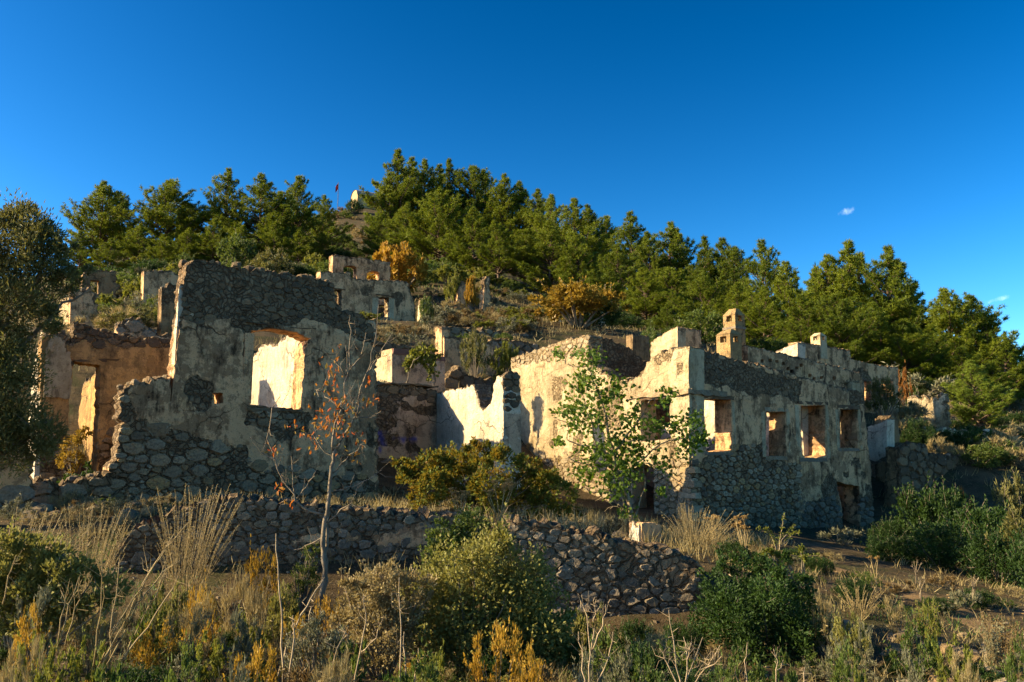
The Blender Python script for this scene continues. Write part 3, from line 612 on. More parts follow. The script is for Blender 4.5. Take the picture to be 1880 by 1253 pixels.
# --- tall ruin with the big sunlit window
pl1 = Plane(330, 17.0, D1, N_FRONT)
L = Root('ruined_house', 'tall ruined house front with one big sunlit window above a rubble stone base', 'ruined house', base_of(pl1, 400, 930))
WIN = [(461, 607), (500, 603), (540, 610), (569, 622), (560, 640), (551, 752), (500, 748), (458, 743)]
NICHE = rect(391, 722, 409, 741)
a1 = wall(L, 'front_wall', pl1, [(196, 1000, 0), (200, 856, .05), (216, 838, .05), (222, 790, .07), (219, 742, .07), (228, 715, .06), (250, 704, .06), (285, 697, .05), (313, 692, .02), (312, 752, .0), (319, 690, .015), (330, 600, .04), (338, 520, .05), (343, 488, .06), (356, 478, .06), (374, 477, .06), (398, 484, .06), (430, 489, .05),
          (500, 500, .05), (560, 510, .05), (592, 516, .05), (614, 521, .05), (618, 556, .06), (642, 572, .06), (675, 588, .05), (686, 612, .05), (692, 700, .04), (694, 760, .04), (694, 1000, 0)],
          PL_GREY, [WIN, NICHE], .55,
          [[(190, 800), (225, 782), (320, 778), (345, 800), (400, 815), (444, 828), (452, 860), (520, 875), (600, 868), (694, 880), (694, 1000), (190, 1000)],
           [(335, 470), (620, 500), (690, 585), (690, 640), (620, 600), (560, 588), (465, 592), (430, 578), (345, 590)], [(219, 705), (242, 708), (240, 800), (215, 800)], [(455, 745), (552, 752), (548, 790), (452, 780)]],
          .08, .05, .015, .03, .27, 31)
stones(a1, ST_WARM, a1['BR'][:1], (.135, .09, .062, .045, .034), limit=215, px=False, proud=(.015, .05))
stones(a1, ST_DARK, a1['BR'][1:2], (.068, .052, .04), limit=60, px=False, proud=(.0, .022), seed=71, fill=.55)
stones(a1, ST_WARM, a1['BR'][2:], (.075, .055, .04), limit=25, px=False, proud=(.02, .05), seed=72)
# low projecting plaster dado of the front, two tones, and the window members
beam_px(L, 'window_lintel', pl1, (452, 592), (580, 605), -.5, .02, WOOD, jit=.03)
beam_px(L, 'window_surround', pl1, (450, 612), (460, 742), -.3, .03, PL_GREY); beam_px(L, 'window_sill', pl1, (454, 749), (556, 758), -.5, .03, ST_DARK, jit=.03)
def on(pl, px, py): return pl.pt(*pl.uv(px, py))[0][:2]
# the return wall at the left end and the inner wall blazing in the sun
ps = Plane(330, 17, D2, N_LIT); ps.p = on(pl1, 322, 700)
wall(L, 'side_wall', ps, [(0.02, 1.0, 0), (.02, 5.75, .04), (.2, 5.3, .05), (.3, 4.6, .06), (.42, 3.9, .06), (.5, 3.2, .06), (.5, 1.0, 0)], PL_WHITE, [], .45, [], .09, .03, seed=33, px=False)
pi_ = Plane(330, 17, D2, N_LIT); pi_.p = on(pl1, 574, 700)
wall(L, 'inner_wall', pi_, [(.5, 1.2, 0), (.5, 5.35, .04), (1.2, 5.2, .05), (2.2, 5.0, .05), (3.2, 5.1, .05), (4.6, 4.6, .05), (4.6, 1.2, 0)], PL_WHITE, [], .45, [], .09, .04, seed=35, px=False)
capstones(L, a1, [(346, 482), (398, 484), (430, 489), (500, 500), (614, 521)], 26, .20, ST_DARK, 6); capstones(L, a1, [(222, 712), (250, 704), (312, 694)], 8, .15, ST_WARM, 7)

# --- doorway ruin beside it
pd = Plane(320, 20.5, D1, N_FRONT)
R2 = Root('ruined_house', 'ochre-stained ruined house wall with a broken doorway and a bright sunlit jamb', 'ruined house', base_of(pd, 200, 850))
DW = [(136, 664), (160, 668), (184, 672), (182, 720), (178, 845), (170, 905), (116, 905), (122, 842), (128, 720)]
d1w = wall(R2, 'front_wall', pd, [(72, 960, 0), (76, 620, .05), (100, 606, .05), (120, 614, .06), (133, 632, .05), (136, 593, .05), (172, 604), (223, 616), (270, 620), (307, 623), (345, 630, .02), (345, 960, 0)], PL_OCHRE, [DW], .5,
          [[(130, 590), (345, 620), (345, 640), (220, 636), (135, 622)], [(185, 800), (225, 790), (225, 960), (185, 960)], [(72, 800), (125, 800), (120, 960), (72, 960)]], .085, .05, .02, .03, .2, 41)
stones(d1w, ST_WARM, d1w['BR'][1:], (.10, .07, .05), limit=60, px=False); stones(d1w, ST_DARK, d1w['BR'][:1], (.09, .065), limit=40, px=False, seed=42)
beam_px(R2, 'door_lintel', pd, (128, 655), (220, 668), -.45, .02, WOOD, jit=.03)
pj = Plane(320, 20.5, D2, N_LIT); pj.p = on(pd, 79, 700)
wall(R2, 'side_wall', pj, [(.03, 1.4, 0), (.03, 5.0, .05), (.8, 5.2, .05), (1.7, 4.4, .06), (1.9, 1.4, 0)], PL_WHITE, [], .45, [], .1, .04, seed=43, px=False)
pk = Plane(320, 20.5, D2, N_LIT); pk.p = on(pd, 200, 700)
wall(R2, 'inner_wall', pk, [(.5, 1.4, 0), (.5, 4.5, .05), (1.6, 4.3, .05), (3.2, 4.2, .05), (4.2, 1.4, 0)], PL_OCHRE, [], .4, [], .11, .04, seed=44, px=False)
capstones(R2, d1w, [(136, 593), (172, 604), (223, 616), (307, 623)], 16, .16, ST_DARK, 8)
# pale plaster panel left standing at its end
pp_ = Plane(320, 20.5, D1, N_FRONT, -.05); wall(R2, 'plaster_panel', pp_, [(80, 730, .01), (84, 640, .02), (98, 612, .03), (112, 616, .03), (130, 648, .02), (133, 700, .02), (128, 732, .02)], PL_CREAM, [], .09, [], .09, .02, seed=45)

# --- low middle house with the half-shaded wall
pm = Plane(925, 21.0, D2, N_LIT); ue, _ = pm.uv(803, 724)
M = Root('ruined_house', 'low ruined house with a broken white wall half in shadow and traces of blue paint', 'ruined house', base_of(pm, 925, 860))
mw = wall(M, 'side_wall', pm, [(927, 900, 0), (926, 760, .02), (924, 688, .04), (912, 692, .04), (906, 714, .05), (902, 738, .05), (893, 749, .05), (884, 750, .05), (878, 724, .05), (872, 706, .04), (838, 714, .03), (803, 723, 0), (803, 900, 0)], PL_WHITE, [], .5,
          [[(868, 700), (884, 750), (892, 750), (876, 700)]], .075, .03, seed=51, topbare=.25)
pm2 = Plane(803, 23.5, D1, N_FRONT); pm2.p = pm.pt(ue, 0)[0][:2]
mf = wall(M, 'front_wall', pm2, [(655, 960, 0), (660, 704, .03), (700, 704), (760, 709), (802, 718, .02), (803, 960, 0)], PL_BLUE, [], .5, [[(690, 704), (802, 716), (802, 738), (690, 728)], [(655, 840), (803, 855), (803, 960), (655, 960)], [(735, 735), (800, 745), (800, 770), (740, 760)]], .08, .04, amp=.03, seed=52, patch=.18,
          blue=[[(692, 795), (706, 793), (709, 815), (698, 822)], [(720, 805), (735, 800), (762, 806), (740, 816)]])
stones(mf, ST_DARK, mf['BR'][:1], (.09, .065), limit=30, px=False); stones(mf, ST_GREY, mf['BR'][1:2], (.14, .10, .075), limit=60, px=False, seed=3)
beam_px(M, 'wall_coping', pm2, (662, 700), (803, 712), -.5, .09, ST_DARK, jit=.03)
# pier end of the side wall: rough stone over plaster
pe = Plane(926, 20.98, D1, N_FRONT); pe.p = pm.p - D2 * .01
me = wall(M, 'pier_face', pe, [(927, 900, 0), (926, 690, .03), (936, 682, .03), (952, 686, .03), (955, 750, .02), (955, 900, 0)], PL_BLUE, [], .14, [rect(915, 670, 965, 757)], .07, .03, seed=53); stones(me, ST_DARK, None, (.085, .06), limit=40)
wall(M, 'low_wall', Plane(690, 20.2, D1, N_FRONT), [(686, 1000, 0), (690, 895, .05), (730, 900, .06), (780, 905, .06), (800, 1000, 0)], PL_DARK, [], .45, [rect(680, 880, 810, 1000)], .1, .05, seed=54)
capstones(M, mw, [(912, 692), (924, 688)], 3, .14, ST_WARM, 5)

# --- plaster cistern with red-brown coping
pt_ = Plane(719, 27, D1, N_FRONT); ptl = Plane(719, 27, D2, N_LIT)
K = Root('plaster_cistern', 'box-like grey plaster cistern with red-brown coping and a vine hanging over it', 'cistern', base_of(pt_, 760, 712))
wall(K, 'front_wall', pt_, [(719, 760, 0), (719, 649, .01), (816, 663, .01), (817, 760, 0)], PL_BLUE, [], .3, [], .1, .012, amp=.008, seed=61)
wall(K, 'side_wall', ptl, [(718, 760, 0), (718, 649, .01), (700, 655, .03), (686, 664, .02), (684, 760, 0)], PL_CREAM, [], .3, [], .1, .02, amp=.01, seed=62)
(u0, z0), (u1, z1) = pt_.uv(719, 649), pt_.uv(816, 663); g = Geo()
beam(K, 'coping', pt_, -.04, u1 * .62, z0 - .02, z0 + .16, -.34, .05, IRON_RED); beam(K, 'coping', pt_, u1 * .62 + .02, u1, z1 - .02, z1 + .13, -.34, .05, IRON_RED)
beam(K, 'coping', ptl, 0.02, .75, z0 - .02, z0 + .15, -.34, .05, PL_CREAM)

# --- terrace wall and gate pier above the cistern
pg = Plane(812, 31, D1, N_FRONT)
G = Root('terrace_wall', 'pale plastered terrace wall with a leaning lit pier above the cistern', 'wall', base_of(pg, 860, 690))
wall(G, 'wall', pg, [(815, 730, 0), (815, 616, .03), (850, 621), (905, 628, .03), (908, 730, 0)], PL_GREY, [], .4, [[(812, 600), (910, 615), (910, 634), (815, 624)]], .1, .035, seed=63)
pgl = Plane(812, 31, D2, N_LIT); wall(G, 'pier', pgl, [(812, 720, 0), (812, 604, .04), (806, 600, .04), (799, 610, .04), (797, 720, 0)], PL_GREY, [], .35, [], .09, .02, seed=64)
pg2 = Plane(905, 34.0, D1, N_FRONT)
G2 = Root('terrace_wall', 'low dark stone terrace wall just left of the large house', 'wall', base_of(pg2, 940, 650))
w_ = wall(G2, 'wall', pg2, [(900, 690, 0), (902, 622, .04), (950, 626, .04), (990, 634, .04), (994, 690, 0)], PL_DARK, [], .4, [rect(895, 610, 1000, 700)], .11, .04, seed=65); stones(w_, ST_GREY, None, (.13, .10), limit=40)

# --- upper house with arched windows
pu = Plane(645, 52, D1, N_FRONT)
U = Root('ruined_house', 'two-storey ruined house high on the slope with arched upper windows', 'ruined house', base_of(pu, 690, 592))
def arch(x0, y0, x1, y1, n=6): return [(x1, y1), (x0, y1), (x0, y0 + 5)] + [((x0 + x1) / 2 - (x1 - x0) / 2 * math.cos(math.pi * k / n), y0 + 5 - 5 * math.sin(math.pi * k / n)) for k in range(1, n)] + [(x1, y0 + 5)]
w_ = wall(U, 'front_wall', pu, [(588, 640, 0), (588, 498, .05), (644, 501, .04), (645, 512, .04), (690, 514), (747, 517, .05), (752, 530, .08), (760, 552, .06), (763, 592, .06), (766, 640, 0)], PL_GREY, [rect(693, 547, 714, 582), rect(614, 533, 626, 568)], .6,
          [[(640, 585), (770, 592), (770, 650), (640, 650)]], .16, .06, .03, .04, .30, 66)
stones(w_, ST_GREY, w_['BR'], (.22, .16), limit=70, px=False)
beam_px(U, 'window_lintel', pu, (689, 540), (722, 546), -.5, .08, WOOD); beam_px(U, 'window_lintel', pu, (612, 529), (632, 533), -.5, .08, WOOD)
beam_px(U, 'window_surround', pu, (683, 546), (693, 590), -.4, .06, PL_CREAM); beam_px(U, 'window_surround', pu, (714, 548), (722, 586), -.4, .06, PL_CREAM)
pu2 = Plane(610, 57, D1, N_FRONT); wall(U, 'rear_wall', pu2, [(609, 560, 0), (611, 468, .05), (650, 473), (717, 481, .05), (718, 560, 0)], PL_GREY, [arch(630, 488, 655, 520), arch(673, 498, 697, 520)], .6, [], .15, .05, amp=.03, seed=67)
pu3 = Plane(611, 57, D2, N_LIT); wall(U, 'side_wall', pu3, [(611, 560, 0), (611, 470, .05), (607, 474, .05), (605, 560, 0)], PL_CREAM, [], .5, [], .18, .04, seed=68)

# --- rubble terrace walls stepping up to the upper house
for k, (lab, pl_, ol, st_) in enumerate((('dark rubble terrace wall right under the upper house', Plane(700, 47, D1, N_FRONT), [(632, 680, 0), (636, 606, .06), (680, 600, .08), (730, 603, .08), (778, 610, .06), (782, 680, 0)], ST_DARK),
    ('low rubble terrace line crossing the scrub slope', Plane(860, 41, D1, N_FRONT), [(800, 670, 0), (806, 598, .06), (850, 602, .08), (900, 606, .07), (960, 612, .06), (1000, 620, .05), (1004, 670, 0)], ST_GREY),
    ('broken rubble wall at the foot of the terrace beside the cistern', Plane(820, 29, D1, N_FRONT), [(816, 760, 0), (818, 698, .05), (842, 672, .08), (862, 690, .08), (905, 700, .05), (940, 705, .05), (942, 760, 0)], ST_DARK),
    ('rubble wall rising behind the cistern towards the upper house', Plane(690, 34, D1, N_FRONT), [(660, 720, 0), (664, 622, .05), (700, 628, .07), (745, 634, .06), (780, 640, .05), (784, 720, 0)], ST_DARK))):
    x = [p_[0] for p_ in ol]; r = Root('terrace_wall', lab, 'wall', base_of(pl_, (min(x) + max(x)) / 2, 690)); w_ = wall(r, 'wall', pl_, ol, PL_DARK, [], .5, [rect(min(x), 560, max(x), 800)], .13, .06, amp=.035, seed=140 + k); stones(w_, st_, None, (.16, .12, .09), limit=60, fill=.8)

# --- small standing fragments
def frag(label, pl, outline, mat, th=.4, bare=(), seed=1, name='wall_fragment', res=.12, st=None, holes=(), group=None):
    x = [p[0] for p in outline]; r = Root(name, label, 'wall fragment', base_of(pl, (min(x) + max(x)) / 2, max(p[1] for p in outline)), group)
    w = wall(r, 'wall', pl, [(*q[:2], (q[2] * 1.6 if len(q) > 2 else .08)) for q in outline], mat, holes, th, bare, res, .08, amp=.03, patch=.3, seed=seed)
    cp = [q[:2] for q in outline if len(q) < 3 or q[2] > .03]
    if len(cp) > 1: capstones(r, w, cp, 6, .16, ST_GREY, seed, th)
    if st: stones(w, st, None, (.16, .12, .085), limit=80)
    return r, w
FP = lambda px, Y: Plane(px, Y, D1, N_FRONT)
frag('tall thin spire of broken wall standing below the pines', FP(895, 62), [(886, 575, 0), (889, 530, .08), (893, 507, .05), (899, 508, .06), (902, 545, .05), (903, 575, 0)], PL_GREY, .5, [], 71, res=.2)
frag('broad broken stub of wall by a small yellow bush below the pines', FP(850, 62), [(838, 570, 0), (841, 530, .08), (847, 516, .08), (856, 520, .08), (862, 545, .06), (864, 570, 0)], PL_GREY, .5, [], 72, res=.2)
frag('pale leaning wall stub beside the upper house', FP(780, 47), [(773, 610, 0), (776, 556, .06), (786, 543, .06), (792, 552, .08), (791, 575, .08), (794, 610, 0)], PL_CREAM, .5, [], 73, res=.16)
r, w = frag('white plaster gable fragment behind the doorway ruin', Plane(150, 29, D1, N_FRONT), [(127, 640, 0), (129, 552, .05), (137, 530, .06), (150, 536, .06), (163, 527, .06), (176, 545, .05), (180, 640, 0)], PL_GREY, .5, [], 74)
wall(r, 'side_wall', Plane(128, 29, D2, N_LIT), [(127, 650, 0), (127, 545, .03), (110, 552, .05), (100, 650, 0)], PL_CREAM, [], .4, [], .12, .04, seed=75)
frag('low grey rubble wall between the doorway ruin and the tall ruin', FP(250, 23.5), [(212, 680, 0), (216, 596, .04), (235, 588, .05), (262, 592, .05), (275, 606, .05), (300, 616, .04), (330, 622, .03), (330, 680, 0)], PL_GREY, .4, [[(205, 580), (335, 580), (335, 612), (205, 608)]], 76, st=ST_GREY)
r, w = frag('dark wall stub with a lit edge left of the tall ruin', FP(298, 28), [(294, 640, 0), (297, 528, .04), (318, 524, .04), (345, 530, .04), (350, 640, 0)], PL_DARK, .45, [rect(290, 520, 352, 560)], 77)
frag('grey wall with a level top among the shrubs left of the tall ruin', FP(270, 42), [(262, 560, 0), (264, 497, .05), (300, 498, .05), (345, 504, .05), (350, 560, 0)], PL_GREY, .5, [], 78, res=.16)
frag('small dark wall with a lit ochre opening behind the olive tree', FP(170, 44), [(150, 570, 0), (152, 502, .06), (180, 496, .06), (214, 500, .06), (216, 570, 0)], PL_DARK, .5, [], 79, res=.16, holes=[rect(166, 515, 182, 540)])
frag('pale ruined wall half hidden behind the amber tree', FP(1030, 54), [(1020, 640, 0), (1022, 556, .05), (1060, 560, .06), (1110, 552, .05), (1122, 640, 0)], PL_CREAM, .5, [], 80, res=.18)
frag('pointed pale stone splinter beside the tall ruin', FP(684, 24), [(672, 660, 0), (675, 588, .03), (692, 584, .03), (692, 620, .04), (690, 660, 0)], PL_CREAM, .35, [], 81)
r, w = frag('grey plastered wall stump at the left edge under the olive tree', FP(30, 14.6), [(-60, 1000, 0), (-55, 790, .04), (20, 800, .04), (52, 812, .04), (62, 850, .04), (66, 1000, 0)], PL_GREY, .45, [[(-60, 900), (70, 890), (70, 1000), (-60, 1000)]], 88, 'ruined_wall', .09, ST_GREY)
r, w = frag('dark rubble footing wall below the broken doorway', FP(130, 15.7), [(50, 1000, 0), (56, 890, .05), (90, 880, .05), (130, 886, .05), (170, 876, .05), (205, 868, .05), (215, 1000, 0)], PL_DARK, .5, [[(40, 850), (225, 850), (225, 1010), (40, 1010)]], 89, 'rubble_footing', .08, ST_WARM)
frag('low broken wall stepping up behind the olive bush beyond the large house', FP(1690, 33), [(1652, 860, 0), (1655, 776, .05), (1690, 770, .06), (1715, 782, .06), (1760, 790, .05), (1800, 800, .05), (1802, 860, 0)], PL_CREAM, .45, [], 90)
# right-hand walls
pr1 = Plane(1629, 29, D1, N_FRONT); pr1l = Plane(1629, 29, D2, N_LIT)
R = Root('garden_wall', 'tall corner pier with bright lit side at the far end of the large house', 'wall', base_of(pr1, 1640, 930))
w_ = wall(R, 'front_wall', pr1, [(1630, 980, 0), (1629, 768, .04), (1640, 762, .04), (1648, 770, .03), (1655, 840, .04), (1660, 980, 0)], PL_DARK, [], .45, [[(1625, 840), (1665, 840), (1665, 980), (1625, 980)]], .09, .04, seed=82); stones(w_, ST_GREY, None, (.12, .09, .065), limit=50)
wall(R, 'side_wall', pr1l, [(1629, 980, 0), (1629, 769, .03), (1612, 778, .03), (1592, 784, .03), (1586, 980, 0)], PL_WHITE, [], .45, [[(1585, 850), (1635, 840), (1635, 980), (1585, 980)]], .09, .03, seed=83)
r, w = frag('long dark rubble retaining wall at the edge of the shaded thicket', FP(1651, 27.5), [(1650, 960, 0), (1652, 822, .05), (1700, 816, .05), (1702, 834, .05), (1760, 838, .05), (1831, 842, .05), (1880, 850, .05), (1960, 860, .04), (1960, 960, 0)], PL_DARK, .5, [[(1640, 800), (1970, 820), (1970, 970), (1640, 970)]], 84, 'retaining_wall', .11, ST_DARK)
frag('sunlit broken wall between the olive bush and the young pine', Plane(1700, 36, np.array((.8, -.6)), np.array((-.6, -.8))), [(1664, 830, 0), (1666, 730, .05), (1700, 727, .05), (1708, 737, .06), (1714, 728, .05), (1738, 722, .05), (1740, 830, 0)], PL_CREAM, .5, [], 85, res=.13)
r, w = frag('small plastered garden wall with a lit end at the far right', FP(1812, 36), [(1811, 880, 0), (1811, 790, .03), (1822, 788, .04), (1850, 797, .05), (1900, 800, .05), (1900, 880, 0)], PL_GREY, .4, [], 86)
wall(r, 'pier', Plane(1811, 36, D2, N_LIT), [(1811, 880, 0), (1811, 788, .02), (1800, 792, .02), (1799, 880, 0)], PL_WHITE, [], .3, [], .1, .02, seed=87)

# --- hilltop chapel and flag
hb = at(650, 383, 200); hb[2] = gz1(hb[0], hb[1]) - .2
C = Root('hilltop_chapel', 'small cream barrel-vaulted chapel on the hilltop among pines', 'chapel', hb)
CH = flatmat('cream_render', (.42, .31, .17), (.34, .25, .13), 1.0); CR = flatmat('chapel_roof', (.30, .24, .19), (.22, .18, .14), 1.2)
ad = np.array((.86, .5, 0)); an = np.array((-.5, .86, 0)); ng = 10
prof = [(-2.3, 0), (-2.3, 2.9)] + [(-2.3 * math.cos(math.pi * k / ng), 2.9 + 1.7 * math.sin(math.pi * k / ng)) for k in range(1, ng)] + [(2.3, 2.9), (2.3, 0)]
vv = [an * a + ZUP * b + ad * e for e in (0, 6.5) for a, b in prof]; m = len(prof); T = [(0, k, k + 1) for k in range(1, m - 1)] + [(m, m + k + 1, m + k) for k in range(1, m - 1)]
T += [x for k in (0, m - 2) for x in ((k, m + k, m + k + 1), (k, m + k + 1, k + 1))]
link('wall', mesh_np('wall', vv, T, [CH]), C.o)
p2 = [(a * 1.05, b + .12) for a, b in prof[1:-1]]; m2 = len(p2); vv = [an * a + ZUP * b + ad * e for e in (-.15, 6.65) for a, b in p2]; T = [x for k in range(m2 - 1) for x in ((k, m2 + k, m2 + k + 1), (k, m2 + k + 1, k + 1))]
link('roof', mesh_np('roof', vv, T, [CR], True), C.o)
g = Geo(); g.box(ad * -.03 + ZUP * 1.1, ad, an, ZUP, .04, .55, 1.1); link('door', g.mesh('door', [WOOD]), C.o)
fp = at(620, 380, 198); fp[2] = gz1(fp[0], fp[1]); ft = at(620.5, 335, 198)[2] - fp[2]
Fg = thing('flagpole', 'slender pole with a limp red flag on the hilltop', 'flagpole', tuple(fp))
g = Geo(); g.tube([(0, 0, -.5), (0, 0, ft / 2), (0, 0, ft)], (.09, .08, .06), 6); link('pole', g.mesh('pole', [flatmat('grey_pole', (.12, .12, .13), (.09, .09, .1))]), Fg)
vv, T = [], []
for k in range(7):
    for j in range(5): vv.append((-.05 - j * .15, .08 * math.sin(j * 2.2 + k * .5), ft - .2 - k * .26 - j * .22))
for k in range(6):
    for j in range(4): a = k * 5 + j; T += [(a, a + 1, a + 6), (a, a + 6, a + 5)]
link('flag', mesh_np('flag', vv, T, [flatmat('red_cloth', (.26, .012, .015), (.2, .01, .015))], True), Fg)

# --- foreground rubble walls and the squared block with its sunny side coloured whiter
pfl = Plane(215, 12.0, np.array(((xat(850, 13.2) - xat(215, 12.0)), 1.2)) / math.hypot(xat(850, 13.2) - xat(215, 12), 1.2), np.array((1.2, -(xat(850, 13.2) - xat(215, 12)))) / math.hypot(xat(850, 13.2) - xat(215, 12), 1.2))
FW = Root('rubble_wall', 'crumbling rubble terrace wall behind the bare tree with red leaves', 'wall', base_of(pfl, 500, 1080))
w_ = wall(FW, 'wall', pfl, [(205, 1180, 0), (212, 1000, .06), (240, 975, .06), (300, 950, .05), (360, 925, .05), (430, 914, .05), (520, 922, .05), (620, 936, .05), (720, 942, .05), (800, 944, .05), (858, 952, .05), (868, 1180, 0)], PL_GREY, [], 1.1,
          [[(200, 900), (880, 900), (880, 975), (620, 985), (420, 1010), (200, 1000)], [(200, 1005), (420, 1012), (620, 990), (880, 980), (880, 1190), (200, 1190)]], .055, .05, amp=.022, seed=91, patch=.1)
stones(w_, ST_GREY, w_['BR'][1:], (.078, .055, .04, .03), limit=170, px=False, proud=(.0, .028), fill=.75); stones(w_, ST_GREY, w_['BR'][:1], (.055, .04, .03), limit=130, px=False, proud=(.0, .028), seed=5, fill=.6)
capstones(FW, w_, [(300, 950), (430, 914), (620, 936), (858, 952)], 26, .085, ST_GREY, 9, 1.05)
q0, q1 = np.array((xat(885, 11.3), 11.3)), np.array((xat(1290, 11.5), 11.5)); dd = (q1 - q0) / np.hypot(*(q1 - q0)); pfr = Plane(885, 11.3, dd, np.array((dd[1], -dd[0])))
FW2 = Root('rubble_wall', 'grey rubble terrace wall sloping down to the dark green bush', 'wall', base_of(pfr, 1100, 1130))
w_ = wall(FW2, 'wall', pfr, [(890, 1220, 0), (892, 985, .04), (915, 966, .05), (960, 958, .05), (1020, 966, .05), (1080, 982, .05), (1140, 996, .05), (1200, 1002, .05), (1240, 1016, .05), (1262, 1030, .05), (1284, 1036, .05), (1290, 1220, 0)], PL_GREY, [], .65,
          [[(880, 940), (1300, 1000), (1300, 1060), (1150, 1050), (1000, 1035), (880, 1010)], [(880, 1012), (1000, 1038), (1300, 1055), (1300, 1230), (880, 1230)]], .055, .05, amp=.022, seed=92, patch=.12)
stones(w_, ST_GREY, w_['BR'][1:], (.075, .052, .038, .028), limit=150, px=False, proud=(.0, .026), fill=.72); stones(w_, ST_GREY, w_['BR'][:1], (.05, .038, .029), limit=140, px=False, proud=(.0, .026), seed=6, fill=.55)
capstones(FW2, w_, [(892, 975), (960, 958), (1080, 982), (1200, 1002), (1284, 1036)], 16, .08, ST_GREY, 10, .6)
pw = Plane(1172, 13.4, D1, N_FRONT); bz = base_of(pw, 1172, 1000); pwl = Plane(1172, 13.4, D2, N_LIT)
WB = Root('stone_block', 'squared stone block behind the foreground rubble wall', 'block', bz)
z0 = at(1172, 962, 13.4)[2]
wall(WB, 'tan_face', pw, [(.01, .5, 0), (.01, z0, .015), (.2, z0 + .01, .015), (.42, z0 - .03, .015), (.44, .5, 0)], PL_GREY, [], .24, [], .05, .02, seed=95, px=False)
wall(WB, 'sunlit_face', pwl, [(0, .5, 0), (0, z0 + .005, .035), (.12, z0 + .03, .035), (.24, z0 - .03, .035), (.25, .5, 0)], PL_WHITE, [], .03, [], .05, .012, seed=96, px=False)  # sunlight put into the colour: same block, whiter on its sunny face
# ------------------------------------------------------------------ foliage builders
def unit(v): return v / (np.linalg.norm(v, axis=-1, keepdims=True) + 1e-9)
def leaf_geo(P, D, L, W, rng, fold=.18, N=None):
    "one folded lens of four corners per leaf"
    n = len(P); D = unit(D); N = rng.normal(size=(n, 3)) if N is None else N; S = unit(np.cross(D, N)); U = np.cross(S, D)
    L = np.broadcast_to(L, n)[:, None]; W = np.broadcast_to(W, n)[:, None]
    V = np.stack([P, P + D * L * .45 + S * W * .5 + U * W * fold, P + D * L, P + D * L * .45 - S * W * .5 + U * W * fold], 1).reshape(-1, 3)
    b = np.arange(n)[:, None] * 4; T = np.concatenate([b + np.array([[0, 1, 2]]), b + np.array([[0, 2, 3]])]); return V, T
def blade_geo(P, D, L, W, rng, bend=.4):
    "curved grass blades: five corners, three triangles"
    n = len(P); D = unit(D); S = unit(np.cross(D, rng.normal(size=(n, 3)))); B = unit(rng.normal(size=(n, 3)) * (1, 1, .2)) * bend
    L = np.broadcast_to(L, n)[:, None]; W = np.broadcast_to(W, n)[:, None]; m = P + D * L * .55 + B * L * .15; t = P + D * L + B * L * .5
    V = np.stack([P - S * W / 2, P + S * W / 2, m + S * W * .35, m - S * W * .35, t], 1).reshape(-1, 3)
    b = np.arange(n)[:, None] * 5; return V, np.concatenate([b + np.array([[0, 1, 2]]), b + np.array([[0, 2, 3]]), b + np.array([[3, 2, 4]])])
def needles_tri(P, D, L, W, rng):
    n = len(P); D = unit(D); S = unit(np.cross(D, rng.normal(size=(n, 3)))); L = np.broadcast_to(L, n)[:, None]
    V = np.stack([P - S * W / 2, P + S * W / 2, P + D * L], 1).reshape(-1, 3); return V, np.arange(n * 3).reshape(-1, 3)

